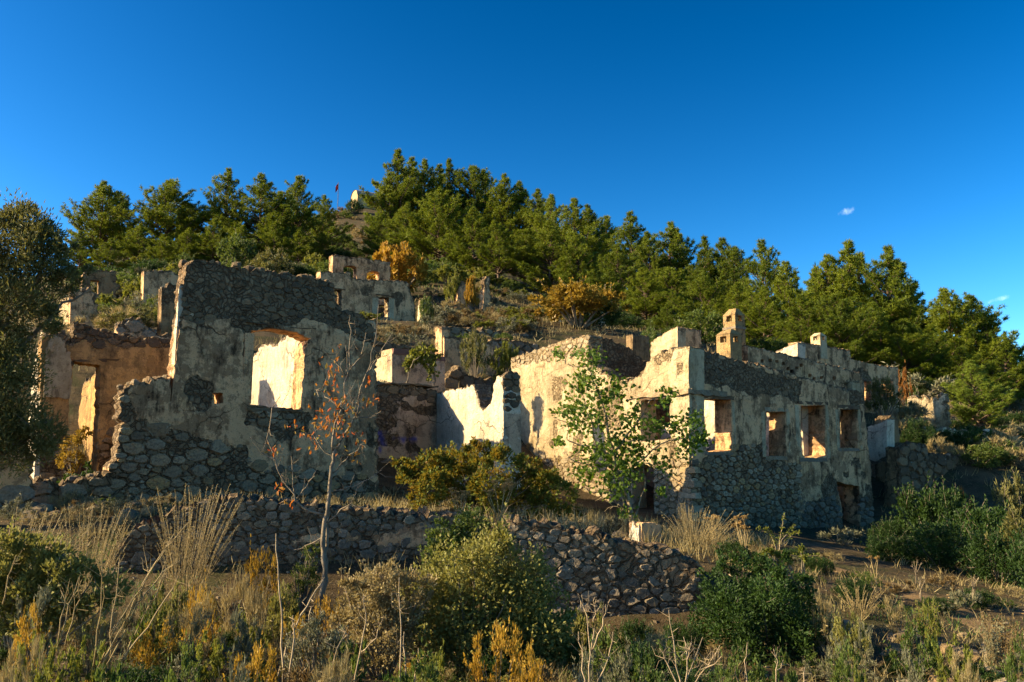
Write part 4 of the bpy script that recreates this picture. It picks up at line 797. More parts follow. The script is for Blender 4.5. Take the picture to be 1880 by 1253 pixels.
PINE_N = leafmat('pine_needles', ((.036, .06, .006), (.085, .12, .008), (.175, .205, .012), (.06, .088, .007)), .36, (.25, .29, .012), orand=.42)
PINE_Y = leafmat('young_pine_needles', ((.11, .16, .018), (.18, .23, .026), (.25, .28, .038)), .42, (.32, .36, .03), orand=.2)
def pine_meshes(seed, h=10.0, wid=.30, mat=None, cone=1.0, gap=.25, nn=9):
    rng = np.random.default_rng(seed); g = Geo(); bend = rng.normal(0, .25, 2)
    zs = np.linspace(0, h * .97, 9); ax = np.stack([bend[0] * (zs / h) ** 2 + rng.normal(0, .04, 9), bend[1] * (zs / h) ** 2 + rng.normal(0, .04, 9), zs], 1); ax[0, :2] = 0
    g.tube(ax, np.linspace(.02 * h, .02, 9), 7); TP, TD, TS = [], [], []; z = h * gap * rng.uniform(.5, .9)
    while z < h * .985:
        f = z / h; prof = (1 - f) ** cone * (.45 + .55 * min(1, (f + .05) / .3)); nb = rng.integers(3, 6) if f < .9 else 3; a0 = rng.uniform(0, 6.28)
        for k in range(nb):
            a = a0 + k * 6.28 / nb + rng.normal(0, .35); Lb = max(.25, h * wid * prof * rng.uniform(.42, 1.28)); el = .12 + .75 * f + rng.normal(0, .14)
            p0 = np.array([np.interp(z, zs, ax[:, 0]), np.interp(z, zs, ax[:, 1]), z]); d = np.array((math.cos(a) * math.cos(el), math.sin(a) * math.cos(el), math.sin(el)))
            m = 6; s = np.linspace(0, 1, m)[:, None]; pts = p0 + d * s * Lb + ZUP * (s ** 2) * Lb * .22 + rng.normal(0, .03, (m, 3)) * Lb * s
            g.tube(pts, np.linspace(.012 * h * (1 - f) + .02, .008, m), 4)
            ns = max(4, int(Lb * 7.5))
            for j in range(ns):
                t = rng.uniform(.25, 1.0) ** .8; q = np.array([np.interp(t, s[:, 0], pts[:, c]) for c in range(3)]); sd = 1 if j % 2 else -1
                side = unit(np.cross(d, ZUP)) * sd; l2 = Lb * .34 * (1.15 - t) * rng.uniform(.5, 1.3) + .10; dd = unit(d * .7 + side * .9 + ZUP * rng.uniform(.05, .7))
                for u in np.linspace(.35, 1, max(2, int(l2 / .16))): TP.append(q + dd * l2 * u + rng.normal(0, .05, 3)); TD.append(unit(dd + ZUP * .5)); TS.append(rng.uniform(.75, 1.15))
            TP.append(pts[-1]); TD.append(unit(d + ZUP * .7)); TS.append(1.1)
        z += h * rng.uniform(.024, .045) * (1.15 - .3 * f)
    TP, TD, TS = np.array(TP), np.array(TD), np.array(TS); n = len(TP)
    P = np.repeat(TP, nn, 0); D = unit(np.repeat(TD, nn, 0) * .75 + unit(rng.normal(size=(n * nn, 3))) * .95); S = np.repeat(TS, nn)
    V, T = needles_tri(P, D, S * .32 * rng.uniform(.7, 1.15, n * nn), .054, rng)
    rn = np.repeat(np.clip(rng.normal(.45, .22, n), 0, 1), nn) + rng.normal(0, .06, n * nn)
    return g.mesh('trunk', [BARK_PINE], True), mesh_np('crown', V, T, [mat or PINE_N], False, {'rnd': np.repeat(np.clip(rn, 0, 1), 3)})
PINES = [pine_meshes(101, 10, .54, cone=.9), pine_meshes(102, 10, .52, cone=1.0), pine_meshes(103, 10, .58, cone=.75, gap=.14), pine_meshes(104, 10, .46, cone=1.0, gap=.10), pine_meshes(105, 10, .52, cone=.78, gap=.28), pine_meshes(106, 10, .58, cone=.95, gap=.06), pine_meshes(107, 10, .48, cone=1.15, gap=.08), pine_meshes(108, 10, .58, cone=.85, gap=.1), pine_meshes(109, 10, .50, cone=.8, gap=.2)]
PINE_YOUNG = pine_meshes(120, 10, .42, gap=.03, mat=PINE_Y, cone=.9)
ORD = 'first second third fourth fifth sixth seventh eighth ninth tenth eleventh twelfth thirteenth fourteenth fifteenth sixteenth seventeenth eighteenth nineteenth twentieth'.split()
def pine(px, pytop, Y, var, label, group, wide=1.0, rz=0.0, meshes=None):
    top = at(px, pytop, Y); zb = gz1(top[0], Y) - .15; h = top[2] - zb; s = h / 10.0; m = meshes or PINES[var if rr.random() < .5 else rr.choice((0, 1, 3, 5, 6, 7, 8))]
    o = thing('pine_tree', label, 'pine tree', (top[0], Y, zb), group, rz, (s * wide * (10 / h) ** .25, s * wide * (10 / h) ** .25, s)); link('trunk', m[0], o); link('crown', m[1], o); return o
rr = random.Random(5)
rows = {
 'pines left of the flagpole': ('pine tree left of the flagpole, {} from the left', [(192, 340, 96, 2, 1.15), (224, 357, 104, 4, .95), (313, 337, 96, 2, 1.2), (352, 372, 101, 0, 1.1), (417, 310, 98, 1, .95), (482, 323, 96, 4, 1.2), (512, 352, 104, 0, 1.), (546, 327, 101, 4, .8), (595, 361, 118, 5, .85)]),
 'lower pines left of the flagpole': ('lower pine left of the flagpole, {} from the left', [(150, 425, 84, 5, 1.1), (205, 440, 80, 5, 1.1), (258, 415, 86, 0, 1.1), (300, 432, 82, 5, 1.1), (345, 418, 86, 3, 1.1), (395, 405, 88, 5, 1.1), (440, 415, 86, 0, 1.1), (505, 410, 88, 5, 1.1), (552, 418, 92, 3, 1.1), (590, 428, 96, 5, 1.)]),
 'pines on the skyline of the dense stand': ('skyline pine of the dense stand right of the chapel, {} from the left',
    [(714, 322, 122, 3, .9), (729, 283, 124, 1, 1.1), (756, 291, 130, 3, 1.), (781, 297, 126, 4, .9), (806, 304, 131, 3, 1.), (829, 299, 128, 1, .9), (869, 302, 126, 3, 1.05), (896, 317, 132, 1, 1.), (928, 322, 124, 3, 1.1), (955, 337, 126, 1, 1.), (985, 347, 122, 3, 1.), (1010, 362, 116, 5, 1.), (1053, 370, 108, 1, 1.1), (1083, 377, 110, 3, 1.0), (1112, 398, 112, 0, .9), (1158, 391, 98, 3, 1.05), (1194, 430, 92, 0, .85)]),
 'pines on the skyline behind the large house': ('skyline pine behind the large house, {} from the left',
    [(1226, 410, 94, 1, 1.), (1252, 425, 96, 3, 1.), (1289, 434, 90, 1, 1.05), (1325, 437, 92, 0, 1.), (1353, 457, 88, 4, .9), (1398, 446, 82, 3, .9), (1444, 480, 66, 3, .95), (1494, 498, 76, 5, .85), (1516, 468, 74, 3, .9), (1543, 448, 74, 1, 1.05), (1572, 468, 76, 0, .9), (1623, 456, 72, 1, 1.), (1645, 486, 74, 5, 1.0), (1668, 528, 72, 0, .9), (1743, 532, 66, 2, 1.1), (1776, 548, 68, 2, 1.0), (1802, 580, 66, 5, 1.1), (1838, 622, 62, 5, 1.0)]),
 'lower pines of the dense stand': ('pine tree in the lower row of the dense stand, {} from the left',
    [(700, 395, 100, 5, 1.0), (745, 372, 96, 0, 1.1), (808, 352, 92, 2, 1.1), (870, 385, 88, 5, 1.1), (915, 410, 84, 0, 1.1), (962, 425, 86, 4, 1.1), (1010, 408, 84, 5, 1.1), (1062, 432, 82, 2, 1.), (1135, 452, 78, 5, 1.1), (1185, 495, 72, 0, 1.1), (1235, 490, 74, 5, 1.2), (1290, 505, 68, 2, 1.0), (1350, 520, 64, 5, 1.1), (1225, 560, 56, 5, 1.0)]),
 'lower pines behind the chimneys': ('pine in the lower row behind the chimneys, {} from the left',
    [(1400, 530, 62, 5, 1.1), (1470, 545, 58, 5, 1.1), (1540, 545, 56, 2, 1.), (1600, 560, 58, 5, 1.15), (1655, 590, 56, 5, 1.2), (1700, 600, 58, 0, 1.2), (1765, 640, 54, 5, 1.2), (1825, 672, 56, 5, 1.2), (1880, 700, 58, 5, 1.2)]),
}
for grp, (lab, lst) in rows.items():
    for k, (px, py, Y, v, w) in enumerate(sorted(lst)): pine(px, py, Y, v, lab.format(ORD[k]), grp, w, rr.uniform(0, 6.28))
pine(1788, 664, 39, 0, 'bushy bright green young pine by the far right wall', None, 1.15, 1.0, PINE_YOUNG)
pine(1878, 655, 70, 0, 'bright green young pine at the far right edge on the slope', None, 1.3, 2.0, PINE_YOUNG)

# leafy plants -------------------------------------------------------
OLIVE = leafmat('olive_leaves', ((.038, .046, .013), (.08, .085, .022), (.18, .165, .055), (.055, .064, .016)), .32, (.24, .22, .03))
GREYGREEN = leafmat('grey_green_leaves', ((.085, .092, .02), (.17, .165, .035), (.255, .23, .06), (.12, .13, .026)), .34, (.33, .3, .05))
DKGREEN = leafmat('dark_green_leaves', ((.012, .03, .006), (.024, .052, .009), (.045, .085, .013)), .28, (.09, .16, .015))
MIDGREEN = leafmat('mid_green_leaves', ((.035, .06, .012), (.075, .11, .02), (.12, .15, .03)), .35, (.2, .25, .03))
YELGREEN = leafmat('yellow_green_leaves', ((.08, .10, .015), (.15, .16, .022), (.21, .20, .03)), .35, (.3, .3, .03))
GOLD = leafmat('golden_leaves', ((.20, .115, .012), (.34, .185, .016), (.42, .25, .025), (.16, .125, .016)), .38, (.45, .28, .03))
AMBER = leafmat('amber_leaves', ((.12, .10, .012), (.22, .155, .015), (.30, .18, .018), (.13, .13, .016)), .38, (.35, .22, .03))
BRAMBLE = leafmat('bramble_leaves', ((.22, .06, .010), (.12, .10, .014), (.07, .105, .013), (.15, .165, .018), (.10, .14, .015), (.30, .10, .012)), .38, (.4, .22, .02))
RUST = leafmat('rust_leaves', ((.20, .08, .015), (.30, .12, .02), (.16, .09, .02)), .35, (.4, .15, .02))
REDLEAF = leafmat('red_autumn_leaves', ((.36, .04, .01), (.44, .10, .012), (.36, .16, .02), (.15, .16, .02), (.42, .07, .012), (.40, .19, .03), (.18, .17, .02)), .4, (.6, .2, .02), orand=1.0)
FIG = leafmat('fig_leaves', ((.022, .055, .008), (.05, .10, .012), (.12, .18, .02)), .4, (.25, .35, .02), orand=.8)
DRY = leafmat('dry_herbs', ((.17, .125, .05), (.27, .21, .09), (.36, .28, .13), (.13, .11, .045)), .3, (.4, .3, .1))
SAGE = leafmat('sage_scrub', ((.08, .085, .045), (.14, .14, .075), (.20, .19, .11), (.10, .09, .04)), .2, (.2, .18, .08))
BROWNSCRUB = leafmat('brown_scrub', ((.12, .075, .03), (.18, .12, .045), (.10, .07, .03)), .25, (.25, .15, .04))
BLADE = leafmat('green_blades', ((.04, .085, .02), (.06, .12, .03), (.09, .15, .035)), .35, (.12, .25, .03))
def dome_points(rng, n, lobes, shell=.45, ncl=None, clr=.2):
    "leaf positions in clumps spread over a union of ellipsoid lobes; returns points and outward directions"
    lobes = np.array(lobes, float); wts = np.abs(lobes[:, 3] * lobes[:, 4] * lobes[:, 5]) ** .67; wts /= wts.sum(); ncl = ncl or max(8, n // 45)
    li = rng.choice(len(lobes), ncl, p=wts); d = unit(rng.normal(size=(ncl, 3))); r = shell + (1 - shell) * rng.uniform(0, 1, ncl) ** .5
    C = lobes[li, :3] + d * r[:, None] * lobes[li, 3:]; rad = lobes[li, 3:].mean(1) * clr * rng.uniform(.6, 1.4, ncl)
    k = rng.integers(0, ncl, n); P = C[k] + unit(rng.normal(size=(n, 3))) * (rng.uniform(0, 1, n) ** .45 * rad[k])[:, None]
    out = unit(P - lobes[li[k], :3] + 1e-6) * .6 + unit(P - C[k]) * .6; rn = np.clip(rng.normal(.5, .2, ncl)[k] + rng.normal(0, .12, n), 0, 1)
    return P, out, rn, C
def bush_mesh(seed, n, lobes, L, W, mat, stem=BARK, shell=.45, clr=.2, up=.4, ncl=None, nst=14, zmin=.0, rstem=.012, shoots=34):
    rng = np.random.default_rng(seed); P, out, rn, C = dome_points(rng, n, lobes, shell, ncl, clr); ok = P[:, 2] > zmin; P, out, rn = P[ok], out[ok], rn[ok]; n = len(P)
    D = out + rng.normal(0, .55, (n, 3)) + ZUP * up; g = Geo(); lb = np.array(lobes, float); size = lb[:, 3:].mean(); XP, XD, XR = [], [], []
    for c in C[rng.choice(len(C), min(shoots, len(C)), False)]:
        ctr = lb[np.argmin(((lb[:, :3] - c) ** 2).sum(1)), :3]; d = unit(unit(c - ctr) * .8 + ZUP * rng.uniform(.2, 1.2) + rng.normal(0, .3, 3)); l = size * rng.uniform(.25, .75); s = np.linspace(0, 1, 4)[:, None]; q = c + d * l * s + rng.normal(0, .03, (4, 3)) * l
        if q[-1, 2] < zmin: continue
        g.tube(q, np.linspace(rstem * .35, rstem * .15, 4), 3); k = max(6, int(l / L * 3.2)); t = rng.uniform(.05, 1.05, k)[:, None]; XP.append(c + d * l * t + rng.normal(0, L * .35, (k, 3))); XD.append(unit(rng.normal(size=(k, 3)) + d * .8)); XR.append(np.clip(rng.normal(.6, .2) + rng.normal(0, .1, k), 0, 1))
    if XP: P, D, rn = np.concatenate([P] + XP), np.concatenate([D] + XD), np.concatenate([rn] + XR); n = len(P)
    V, T = leaf_geo(P, D, L * rng.uniform(.65, 1.25, n), W * rng.uniform(.7, 1.2, n), rng)
    for c in C[rng.choice(len(C), min(nst, len(C)), False)]:
        s = np.linspace(0, 1, 6)[:, None]; b = np.array((c[0] * .15, c[1] * .15, 0)); g.tube(b + (c - b) * s + ZUP * (s * (1 - s)) * .25 * c[2] + rng.normal(0, .025, (6, 3)) * s * abs(c[2]), np.linspace(rstem, rstem * .3, 6), 4)
    return g.mesh('stem', [stem], True), mesh_np('foliage', V, T, [mat], False, {'rnd': np.repeat(rn, 4)})
def plant(name, label, cat, meshes, loc, group=None, rz=0.0, sc=1.0, parts=('stem', 'foliage')):
    o = thing(name, label, cat, loc, group, rz, sc)
    for nm, m in zip(parts, meshes): link(nm, m, o)
    return o
def place(px0, px1, pytop, Y):
    "base point, half width and height of a plant that spans px0..px1 with its top at pytop"
    c = at((px0 + px1) / 2, pytop, Y); z = gz1(c[0], Y) - .03; return (c[0], Y, z), abs(xat(px1, Y) - xat(px0, Y)) / 2, max(.15, c[2] - z)
DOME = [(0, 0, .5, .8, .8, .48), (-.4, .1, .42, .5, .6, .4), (.45, -.1, .38, .5, .5, .36), (.1, .3, .62, .45, .45, .36), (-.15, -.3, .6, .5, .4, .36)]
TREE = [(0, 0, .68, .62, .62, .30), (-.5, .1, .55, .42, .45, .26), (.5, -.1, .52, .44, .45, .26), (.1, .4, .55, .5, .4, .25), (-.1, -.45, .5, .5, .4, .25), (.25, 0, .82, .35, .35, .16)]
def unit_set(seed, n, L, W, mat, lobes=DOME, k=3, **kw): return [bush_mesh(seed + j, n, lobes, L, W, mat, **kw) for j in range(k)]
LIB = {'gold': unit_set(200, 3800, .10, .065, GOLD, TREE, 2, rstem=.03), 'amber': unit_set(210, 5200, .075, .05, AMBER, TREE, 2, rstem=.03), 'yel': unit_set(220, 2600, .10, .06, YELGREEN, TREE, 3, rstem=.03), 'green': unit_set(230, 3000, .09, .055, MIDGREEN, DOME, 3, rstem=.03),
       'olive': unit_set(240, 3200, .10, .035, OLIVE, TREE, 3, rstem=.03), 'sage': unit_set(250, 900, .18, .05, SAGE, DOME, 3, up=.9), 'brown': unit_set(260, 800, .17, .05, BROWNSCRUB, DOME, 3, up=.9), 'dry': unit_set(270, 900, .30, .03, DRY, DOME, 3, up=1.6, clr=.25),
       'dark': unit_set(280, 7500, .062, .036, DKGREEN, DOME, 3, rstem=.02, shoots=70), 'grey': unit_set(290, 2400, .10, .05, GREYGREEN, DOME, 3, rstem=.02), 'rust': unit_set(300, 1200, .12, .07, RUST, TREE, 2, rstem=.03)}
rr = random.Random(11)
def shrub(kind, px0, px1, pytop, Y, label, cat='shrub', name=None, group=None, var=None, deep=1.0):
    loc, hw, h = place(px0, px1, pytop, Y); ms = LIB[kind]; m = ms[var if var is not None else rr.randrange(len(ms))]
    return plant(name or 'shrub', label, cat, m, loc, group, rr.uniform(0, 6.28), (hw * 1.0, hw * deep, h))
# trees and shrubs that stand out on the slope
shrub('gold', 655, 800, 452, 64, 'golden autumn tree behind the upper house', 'tree', 'autumn_tree', var=0)
shrub('amber', 955, 1165, 522, 47, 'wide amber-leaved tree above the sunlit side wall', 'tree', 'autumn_tree', var=0)
shrub('yel', 215, 300, 508, 48, 'yellow-green tree above the doorway ruin', 'tree', 'tree', var=1)
shrub('yel', 172, 236, 538, 41, 'round olive-green bush right of the white gable fragment', 'bush', 'bush', var=2)
shrub('grey', 255, 335, 566, 33, 'grey-green bush against the left edge of the tall ruin', 'bush', 'bush')
shrub('green', 388, 484, 437, 82, 'bright green round tree above the top corner of the tall ruin', 'tree', 'tree')
shrub('green', 318, 362, 466, 78, 'small bright green bush left of the tall ruin top', 'bush', 'bush')
shrub('olive', 446, 550, 460, 68, 'pale silver-green olive tree behind the tall ruin', 'olive tree', 'olive_tree')
shrub('yel', 545, 612, 470, 76, 'loose yellow-green shrub between olive tree and upper house', 'shrub')
shrub('yel', 236, 300, 470, 84, 'yellowish shrub below the left pines', 'shrub')
shrub('green', 560, 620, 395, 150, 'green shrub on the slope under the flag', 'shrub')
shrub('dark', 632, 672, 368, 188, 'dark round bush in front of the chapel', 'bush', 'bush')
shrub('brown', 600, 640, 382, 186, 'brown scrub on the bare crest beside the flagpole', 'scrub')
shrub('green', 575, 650, 425, 128, 'light green young tree on the slope below the chapel', 'tree', 'tree')
shrub('yel', 812, 850, 500, 62, 'slim yellow-green sapling above the scrub slope', 'sapling', 'sapling')
shrub('gold', 850, 882, 512, 60, 'small yellow bush between the two wall stubs', 'bush', 'bush', var=1)
shrub('green', 765, 800, 545, 44, 'green bush under the leaning wall stub', 'bush', 'bush')
shrub('sage', 700, 768, 612, 36, 'grey-brown scrub on the terrace above the cistern', 'scrub')
shrub('olive', 838, 908, 612, 30.3, 'thin grey shrub in front of the terrace wall', 'shrub')
shrub('yel', 898, 962, 628, 31, 'bright green shrub at the corner of the sunlit side wall', 'shrub')
shrub('green', 1165, 1225, 604, 40, 'leafy shrub inside the notch behind the large house', 'shrub')
shrub('olive', 1585, 1655, 695, 33, 'olive bush beside the far house with two windows', 'olive bush', 'olive_bush', deep=1.2)
shrub('rust', 1644, 1674, 682, 38, 'small rust-red bush at the end of the far house', 'bush', 'bush')
shrub('dark', 1650, 1720, 772, 31, 'dark bush at the foot of the olive bush', 'bush', 'bush')
shrub('dry', 1695, 1762, 806, 30, 'tuft of dry grass on top of the dark retaining wall', 'grass tuft', 'grass_tuft')
shrub('olive', 1820, 1930, 866, 23, 'sunlit olive bush at the right edge above the thicket', 'olive bush', 'olive_bush', deep=1.2)
shrub('rust', 1750, 1785, 898, 24, 'small orange bush on the edge of the dark thicket', 'bush', 'bush')
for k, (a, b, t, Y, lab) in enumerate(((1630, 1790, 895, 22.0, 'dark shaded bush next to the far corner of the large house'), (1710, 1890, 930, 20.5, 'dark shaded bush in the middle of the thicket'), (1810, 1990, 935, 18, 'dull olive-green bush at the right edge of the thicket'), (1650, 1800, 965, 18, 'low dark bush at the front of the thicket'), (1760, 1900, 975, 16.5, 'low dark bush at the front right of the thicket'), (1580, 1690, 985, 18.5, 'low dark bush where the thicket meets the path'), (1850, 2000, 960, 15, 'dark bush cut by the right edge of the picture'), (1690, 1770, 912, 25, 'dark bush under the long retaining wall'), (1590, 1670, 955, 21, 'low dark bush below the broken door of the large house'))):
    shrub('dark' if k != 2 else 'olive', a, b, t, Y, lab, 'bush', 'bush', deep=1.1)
shrub('sage', 1500, 1590, 970, 20.5, 'grey-blue sage clump at the foot of the large house', 'sage', 'sage_clump')
# scrub on the open slope and under the pines: cushions that nothing tells apart
KIND_LOOK = dict(sage='grey-green', dry='straw-coloured', brown='brown', yel='yellow-green', green='mid-green', dark='dark green', olive='silvery')
def scatter(n, pxr, Yr, kinds, size, label, group, seed, name='cushion_shrub', cat='shrub', hk=(.6, .9)):
    rng = random.Random(seed)
    for k in range(n):
        px = rng.uniform(*pxr); Y = Yr[0] + (Yr[1] - Yr[0]) * rng.random(); x = xat(px, Y); s = rng.uniform(*size); kd = rng.choice(kinds); m = rng.choice(LIB[kd])
        plant(name, KIND_LOOK[kd] + ' ' + label, cat, m, (x, Y, gz1(x, Y) - .05), group, rng.uniform(0, 6.28), (s, s, s * rng.uniform(*hk)))
scatter(95, (768, 990), (43, 72), ('sage', 'sage', 'dry', 'brown', 'yel'), (.5, 1.15), 'cushion shrub on the open scrub slope between upper house and amber tree', 'cushion shrubs on the scrub slope', 3)
scatter(60, (540, 690), (100, 190), ('brown', 'dry', 'green', 'sage'), (1.0, 2.2), 'shrub on the brown slope below the chapel', 'shrubs below the chapel', 4, 'slope_shrub')
scatter(80, (120, 640), (52, 100), ('green', 'yel', 'dark', 'sage'), (1.2, 2.4), 'shrub at the foot of the left pines', 'undergrowth below the left pines', 5, 'undergrowth_shrub')
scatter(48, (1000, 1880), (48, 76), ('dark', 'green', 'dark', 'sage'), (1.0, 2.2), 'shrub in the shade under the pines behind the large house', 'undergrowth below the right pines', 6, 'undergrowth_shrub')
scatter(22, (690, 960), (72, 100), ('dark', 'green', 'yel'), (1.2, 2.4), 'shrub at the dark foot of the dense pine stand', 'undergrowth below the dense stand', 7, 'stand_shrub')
scatter(30, (60, 330), (24, 44), ('green', 'sage', 'olive', 'dry'), (.5, 1.2), 'shrub among the small walls above the doorway ruin', 'shrubs above the doorway ruin', 8, 'terrace_shrub')
scatter(48, (640, 1000), (26, 43), ('sage', 'dry', 'green', 'brown', 'yel'), (.35, .85), 'small shrub on the terraces round the cistern', 'shrubs round the cistern', 9, 'terrace_shrub')
scatter(44, (1650, 1920), (29, 46), ('dark', 'green', 'dry', 'dark', 'sage'), (.5, 1.1), 'shrub on the slope between the right-hand walls', 'shrubs between the right-hand walls', 10, 'slope_shrub')
# ------------------------------------------------------------------ near plants
def lobes_px(base, lst, Y, deep=1.0, squash=1.0):
    "ellipsoid lobes from (px, py, radius in photo pixels[, extra distance])"
    out = []
    for q in lst:
        y = Y + (q[3] if len(q) > 3 else 0); p = at(q[0], q[1], y) - np.array(base); r = q[2] / F * y; out.append((*p, r, r * deep, r * squash))
    return out
def ground_at(px, Y): x = xat(px, Y); return (x, Y, gz1(x, Y) - .02)
def big_bush(name, label, cat, px, Y, lobes, n, L, W, mat, seed, group=None, shell=.35, clr=.24, nst=26, up=.4, rst=.014, deep=.9, ncl=None, stem=BARK):
    b = ground_at(px, Y); return plant(name, label, cat, bush_mesh(seed, n, lobes_px(b, lobes, Y, deep), L, W, mat, stem, shell, clr, up, ncl, nst, .0, rst, 120), b, group)
def limb(base, pts, Y, r0, r1, g, rng, wob=.02, dy=None):
    "a branch that follows photo positions at distance Y (with a drift in depth)"
    n = len(pts); dy = rng.normal(0, .12) if dy is None else dy; P = np.array([at(p[0], p[1], Y + dy * k / max(1, n - 1) + (p[2] if len(p) > 2 else 0)) for k, p in enumerate(pts)]) - np.array(base)
    s = np.linspace(0, n - 1, n * 3 - 2); Q = np.stack([np.interp(s, range(n), P[:, c]) for c in range(3)], 1); Q[1:-1] += rng.normal(0, wob, (len(Q) - 2, 3)); g.tube(Q, np.linspace(r0, r1, len(Q)), 6 if r0 > .015 else 4); return Q
def twigs(Q, g, rng, n, L, r=.004, up=.3, start=.3):
    tips = []
    for k in range(n):
        i = rng.uniform(start, 1) * (len(Q) - 1); p = Q[int(i)]; d = unit(rng.normal(size=3) + ZUP * up); l = L * rng.uniform(.4, 1.2); m = p + d * l * .5 + rng.normal(0, .02, 3)
        g.tube([p, m, p + d * l + ZUP * l * .15], (r, r * .8, r * .4), 3); tips += [m, p + d * l]
    return tips
# --- olive tree at the left edge
b = ground_at(-70, 13.2); rng = np.random.default_rng(77); g = Geo()
for pts, r in (([(-70, 985), (-66, 900), (-50, 760), (-20, 640), (20, 520), (40, 430)], .14), ([(-66, 900), (-10, 840), (40, 800), (95, 770)], .06), ([(-50, 760), (20, 660), (70, 600), (120, 560), (165, 530)], .05), ([(-50, 760), (-100, 640), (-120, 520)], .09), ([(-20, 640), (50, 540), (90, 470), (105, 425)], .04)):
    Q = limb(b, pts, 13.2, r, .012, g, rng, .03); twigs(Q, g, rng, 14, .5, .006)
tr = g.mesh('trunk', [BARK], True)
lb = lobes_px(b, [(25, 450, 75), (85, 470, 50), (45, 410, 35), (95, 430, 22), (5, 400, 30), (12, 560, 78), (112, 515, 26), (148, 520, 20), (165, 500, 14), (10, 680, 62), (20, 785, 72), (80, 800, 32), (-60, 500, 80), (-60, 660, 80), (-30, 810, 70), (95, 590, 22), (120, 460, 18)], 13.2, 1.1)
P, out, rn, Cc = dome_points(rng, 52000, lb, .12, 620, .38); D = out * .6 + rng.normal(0, .5, (len(P), 3)) + ZUP * .5
V, T = leaf_geo(P, D, 0.085 * rng.uniform(.7, 1.2, len(P)), .023, rng); plant('olive_tree', 'large olive tree with silvery leaves leaning in at the left edge', 'olive tree', (tr, mesh_np('crown', V, T, [OLIVE], False, {'rnd': np.repeat(rn, 4)})), b, parts=('trunk', 'crown'))
# --- bare tree with red leaves
def leaf_part(mat, shape, name='leaf'):
    V = [(x, y, z) for x, y, z in shape]; n = len(V); return mesh_np(name, V, [(0, k, k + 1) for k in range(1, n - 1)], [mat])
Y0 = 11.25; b = ground_at(588, Y0); o = thing('red_leaved_tree', 'bare spindly tree with a few red and orange leaves before the tall ruin', 'tree', b); rng = np.random.default_rng(9); g = Geo()
limb(b, [(586, 1118), (597, 1045), (592, 1000), (596, 960), (603, 930), (607, 880), (612, 845), (616, 825)], Y0, .036, .022, g, rng, .010, 0.); limb(b, [(590, 1100), (598, 1050), (600, 1000), (602, 950)], Y0, .03, .018, g, rng, .012, .08)
BR = [[(616, 825), (632, 796), (651, 767), (658, 751), (659, 729), (667, 700), (680, 665), (688, 624), (695, 560)], [(610, 828), (613, 790), (626, 751), (634, 720), (635, 681), (634, 633)], [(634, 700), (642, 678), (643, 624), (643, 579)], [(667, 700), (685, 668), (702, 640), (722, 606)],
      [(642, 678), (664, 652), (672, 611)], [(604, 905), (616, 903), (651, 892), (680, 881), (702, 863)], [(597, 945), (556, 933), (540, 911), (517, 879), (505, 847), (479, 831), (460, 802)], [(505, 847), (489, 806), (501, 751), (513, 729)], [(540, 911), (537, 879), (535, 838)], [(545, 915), (562, 893), (578, 874)],
      [(612, 845), (590, 820), (575, 800), (560, 795)], [(608, 880), (625, 850), (650, 830), (668, 815)], [(651, 767), (680, 765), (700, 755)], [(626, 751), (605, 735), (590, 720), (578, 715)], [(658, 751), (645, 730), (640, 710)], [(600, 960), (640, 925), (690, 935)], [(598, 985), (570, 1000), (540, 1010)], [(634, 690), (620, 670), (605, 655)]]
tips = []
for k, q in enumerate(BR): Q = limb(b, q, Y0, (.017 if k < 2 or k == 6 else .011), .004, g, rng, .012); tips += twigs(Q, g, rng, 9 if len(q) > 4 else 5, .24, .0045)
link('trunk', g.mesh('trunk', [BARK], True), o)
LS = [leaf_part(REDLEAF, ((0, 0, 0), (.35, .2, .06), (.75, .17, .05), (1, 0, -.05), (.75, -.17, .05), (.35, -.2, .06))) for _ in range(1)]
CL = [(604, 718, 24, 16), (612, 765, 26, 30), (595, 785, 26, 26), (575, 805, 24, 22), (540, 790, 14, 8), (506, 828, 12, 12), (515, 898, 10, 9), (652, 838, 14, 11), (665, 808, 12, 9), (690, 733, 9, 6), (607, 672, 20, 14), (614, 690, 14, 10), (640, 745, 14, 14), (672, 740, 8, 6), (535, 925, 12, 6), (570, 745, 6, 3), (622, 635, 5, 2), (676, 700, 8, 5), (630, 800, 24, 24), (620, 735, 20, 18)]
from mathutils import Euler
for (px, py, r, n) in CL:
    for k in range(int(n * 1.18)):
        p = at(px + rng.normal(0, r * .55), py + rng.normal(0, r * .5), Y0 + rng.normal(0, .1)) - np.array(b); lf = link('leaf', LS[0], o, tuple(p), 0, float(rng.uniform(.045, .085))); lf.rotation_euler = tuple(rng.uniform(0, 6.28, 3))
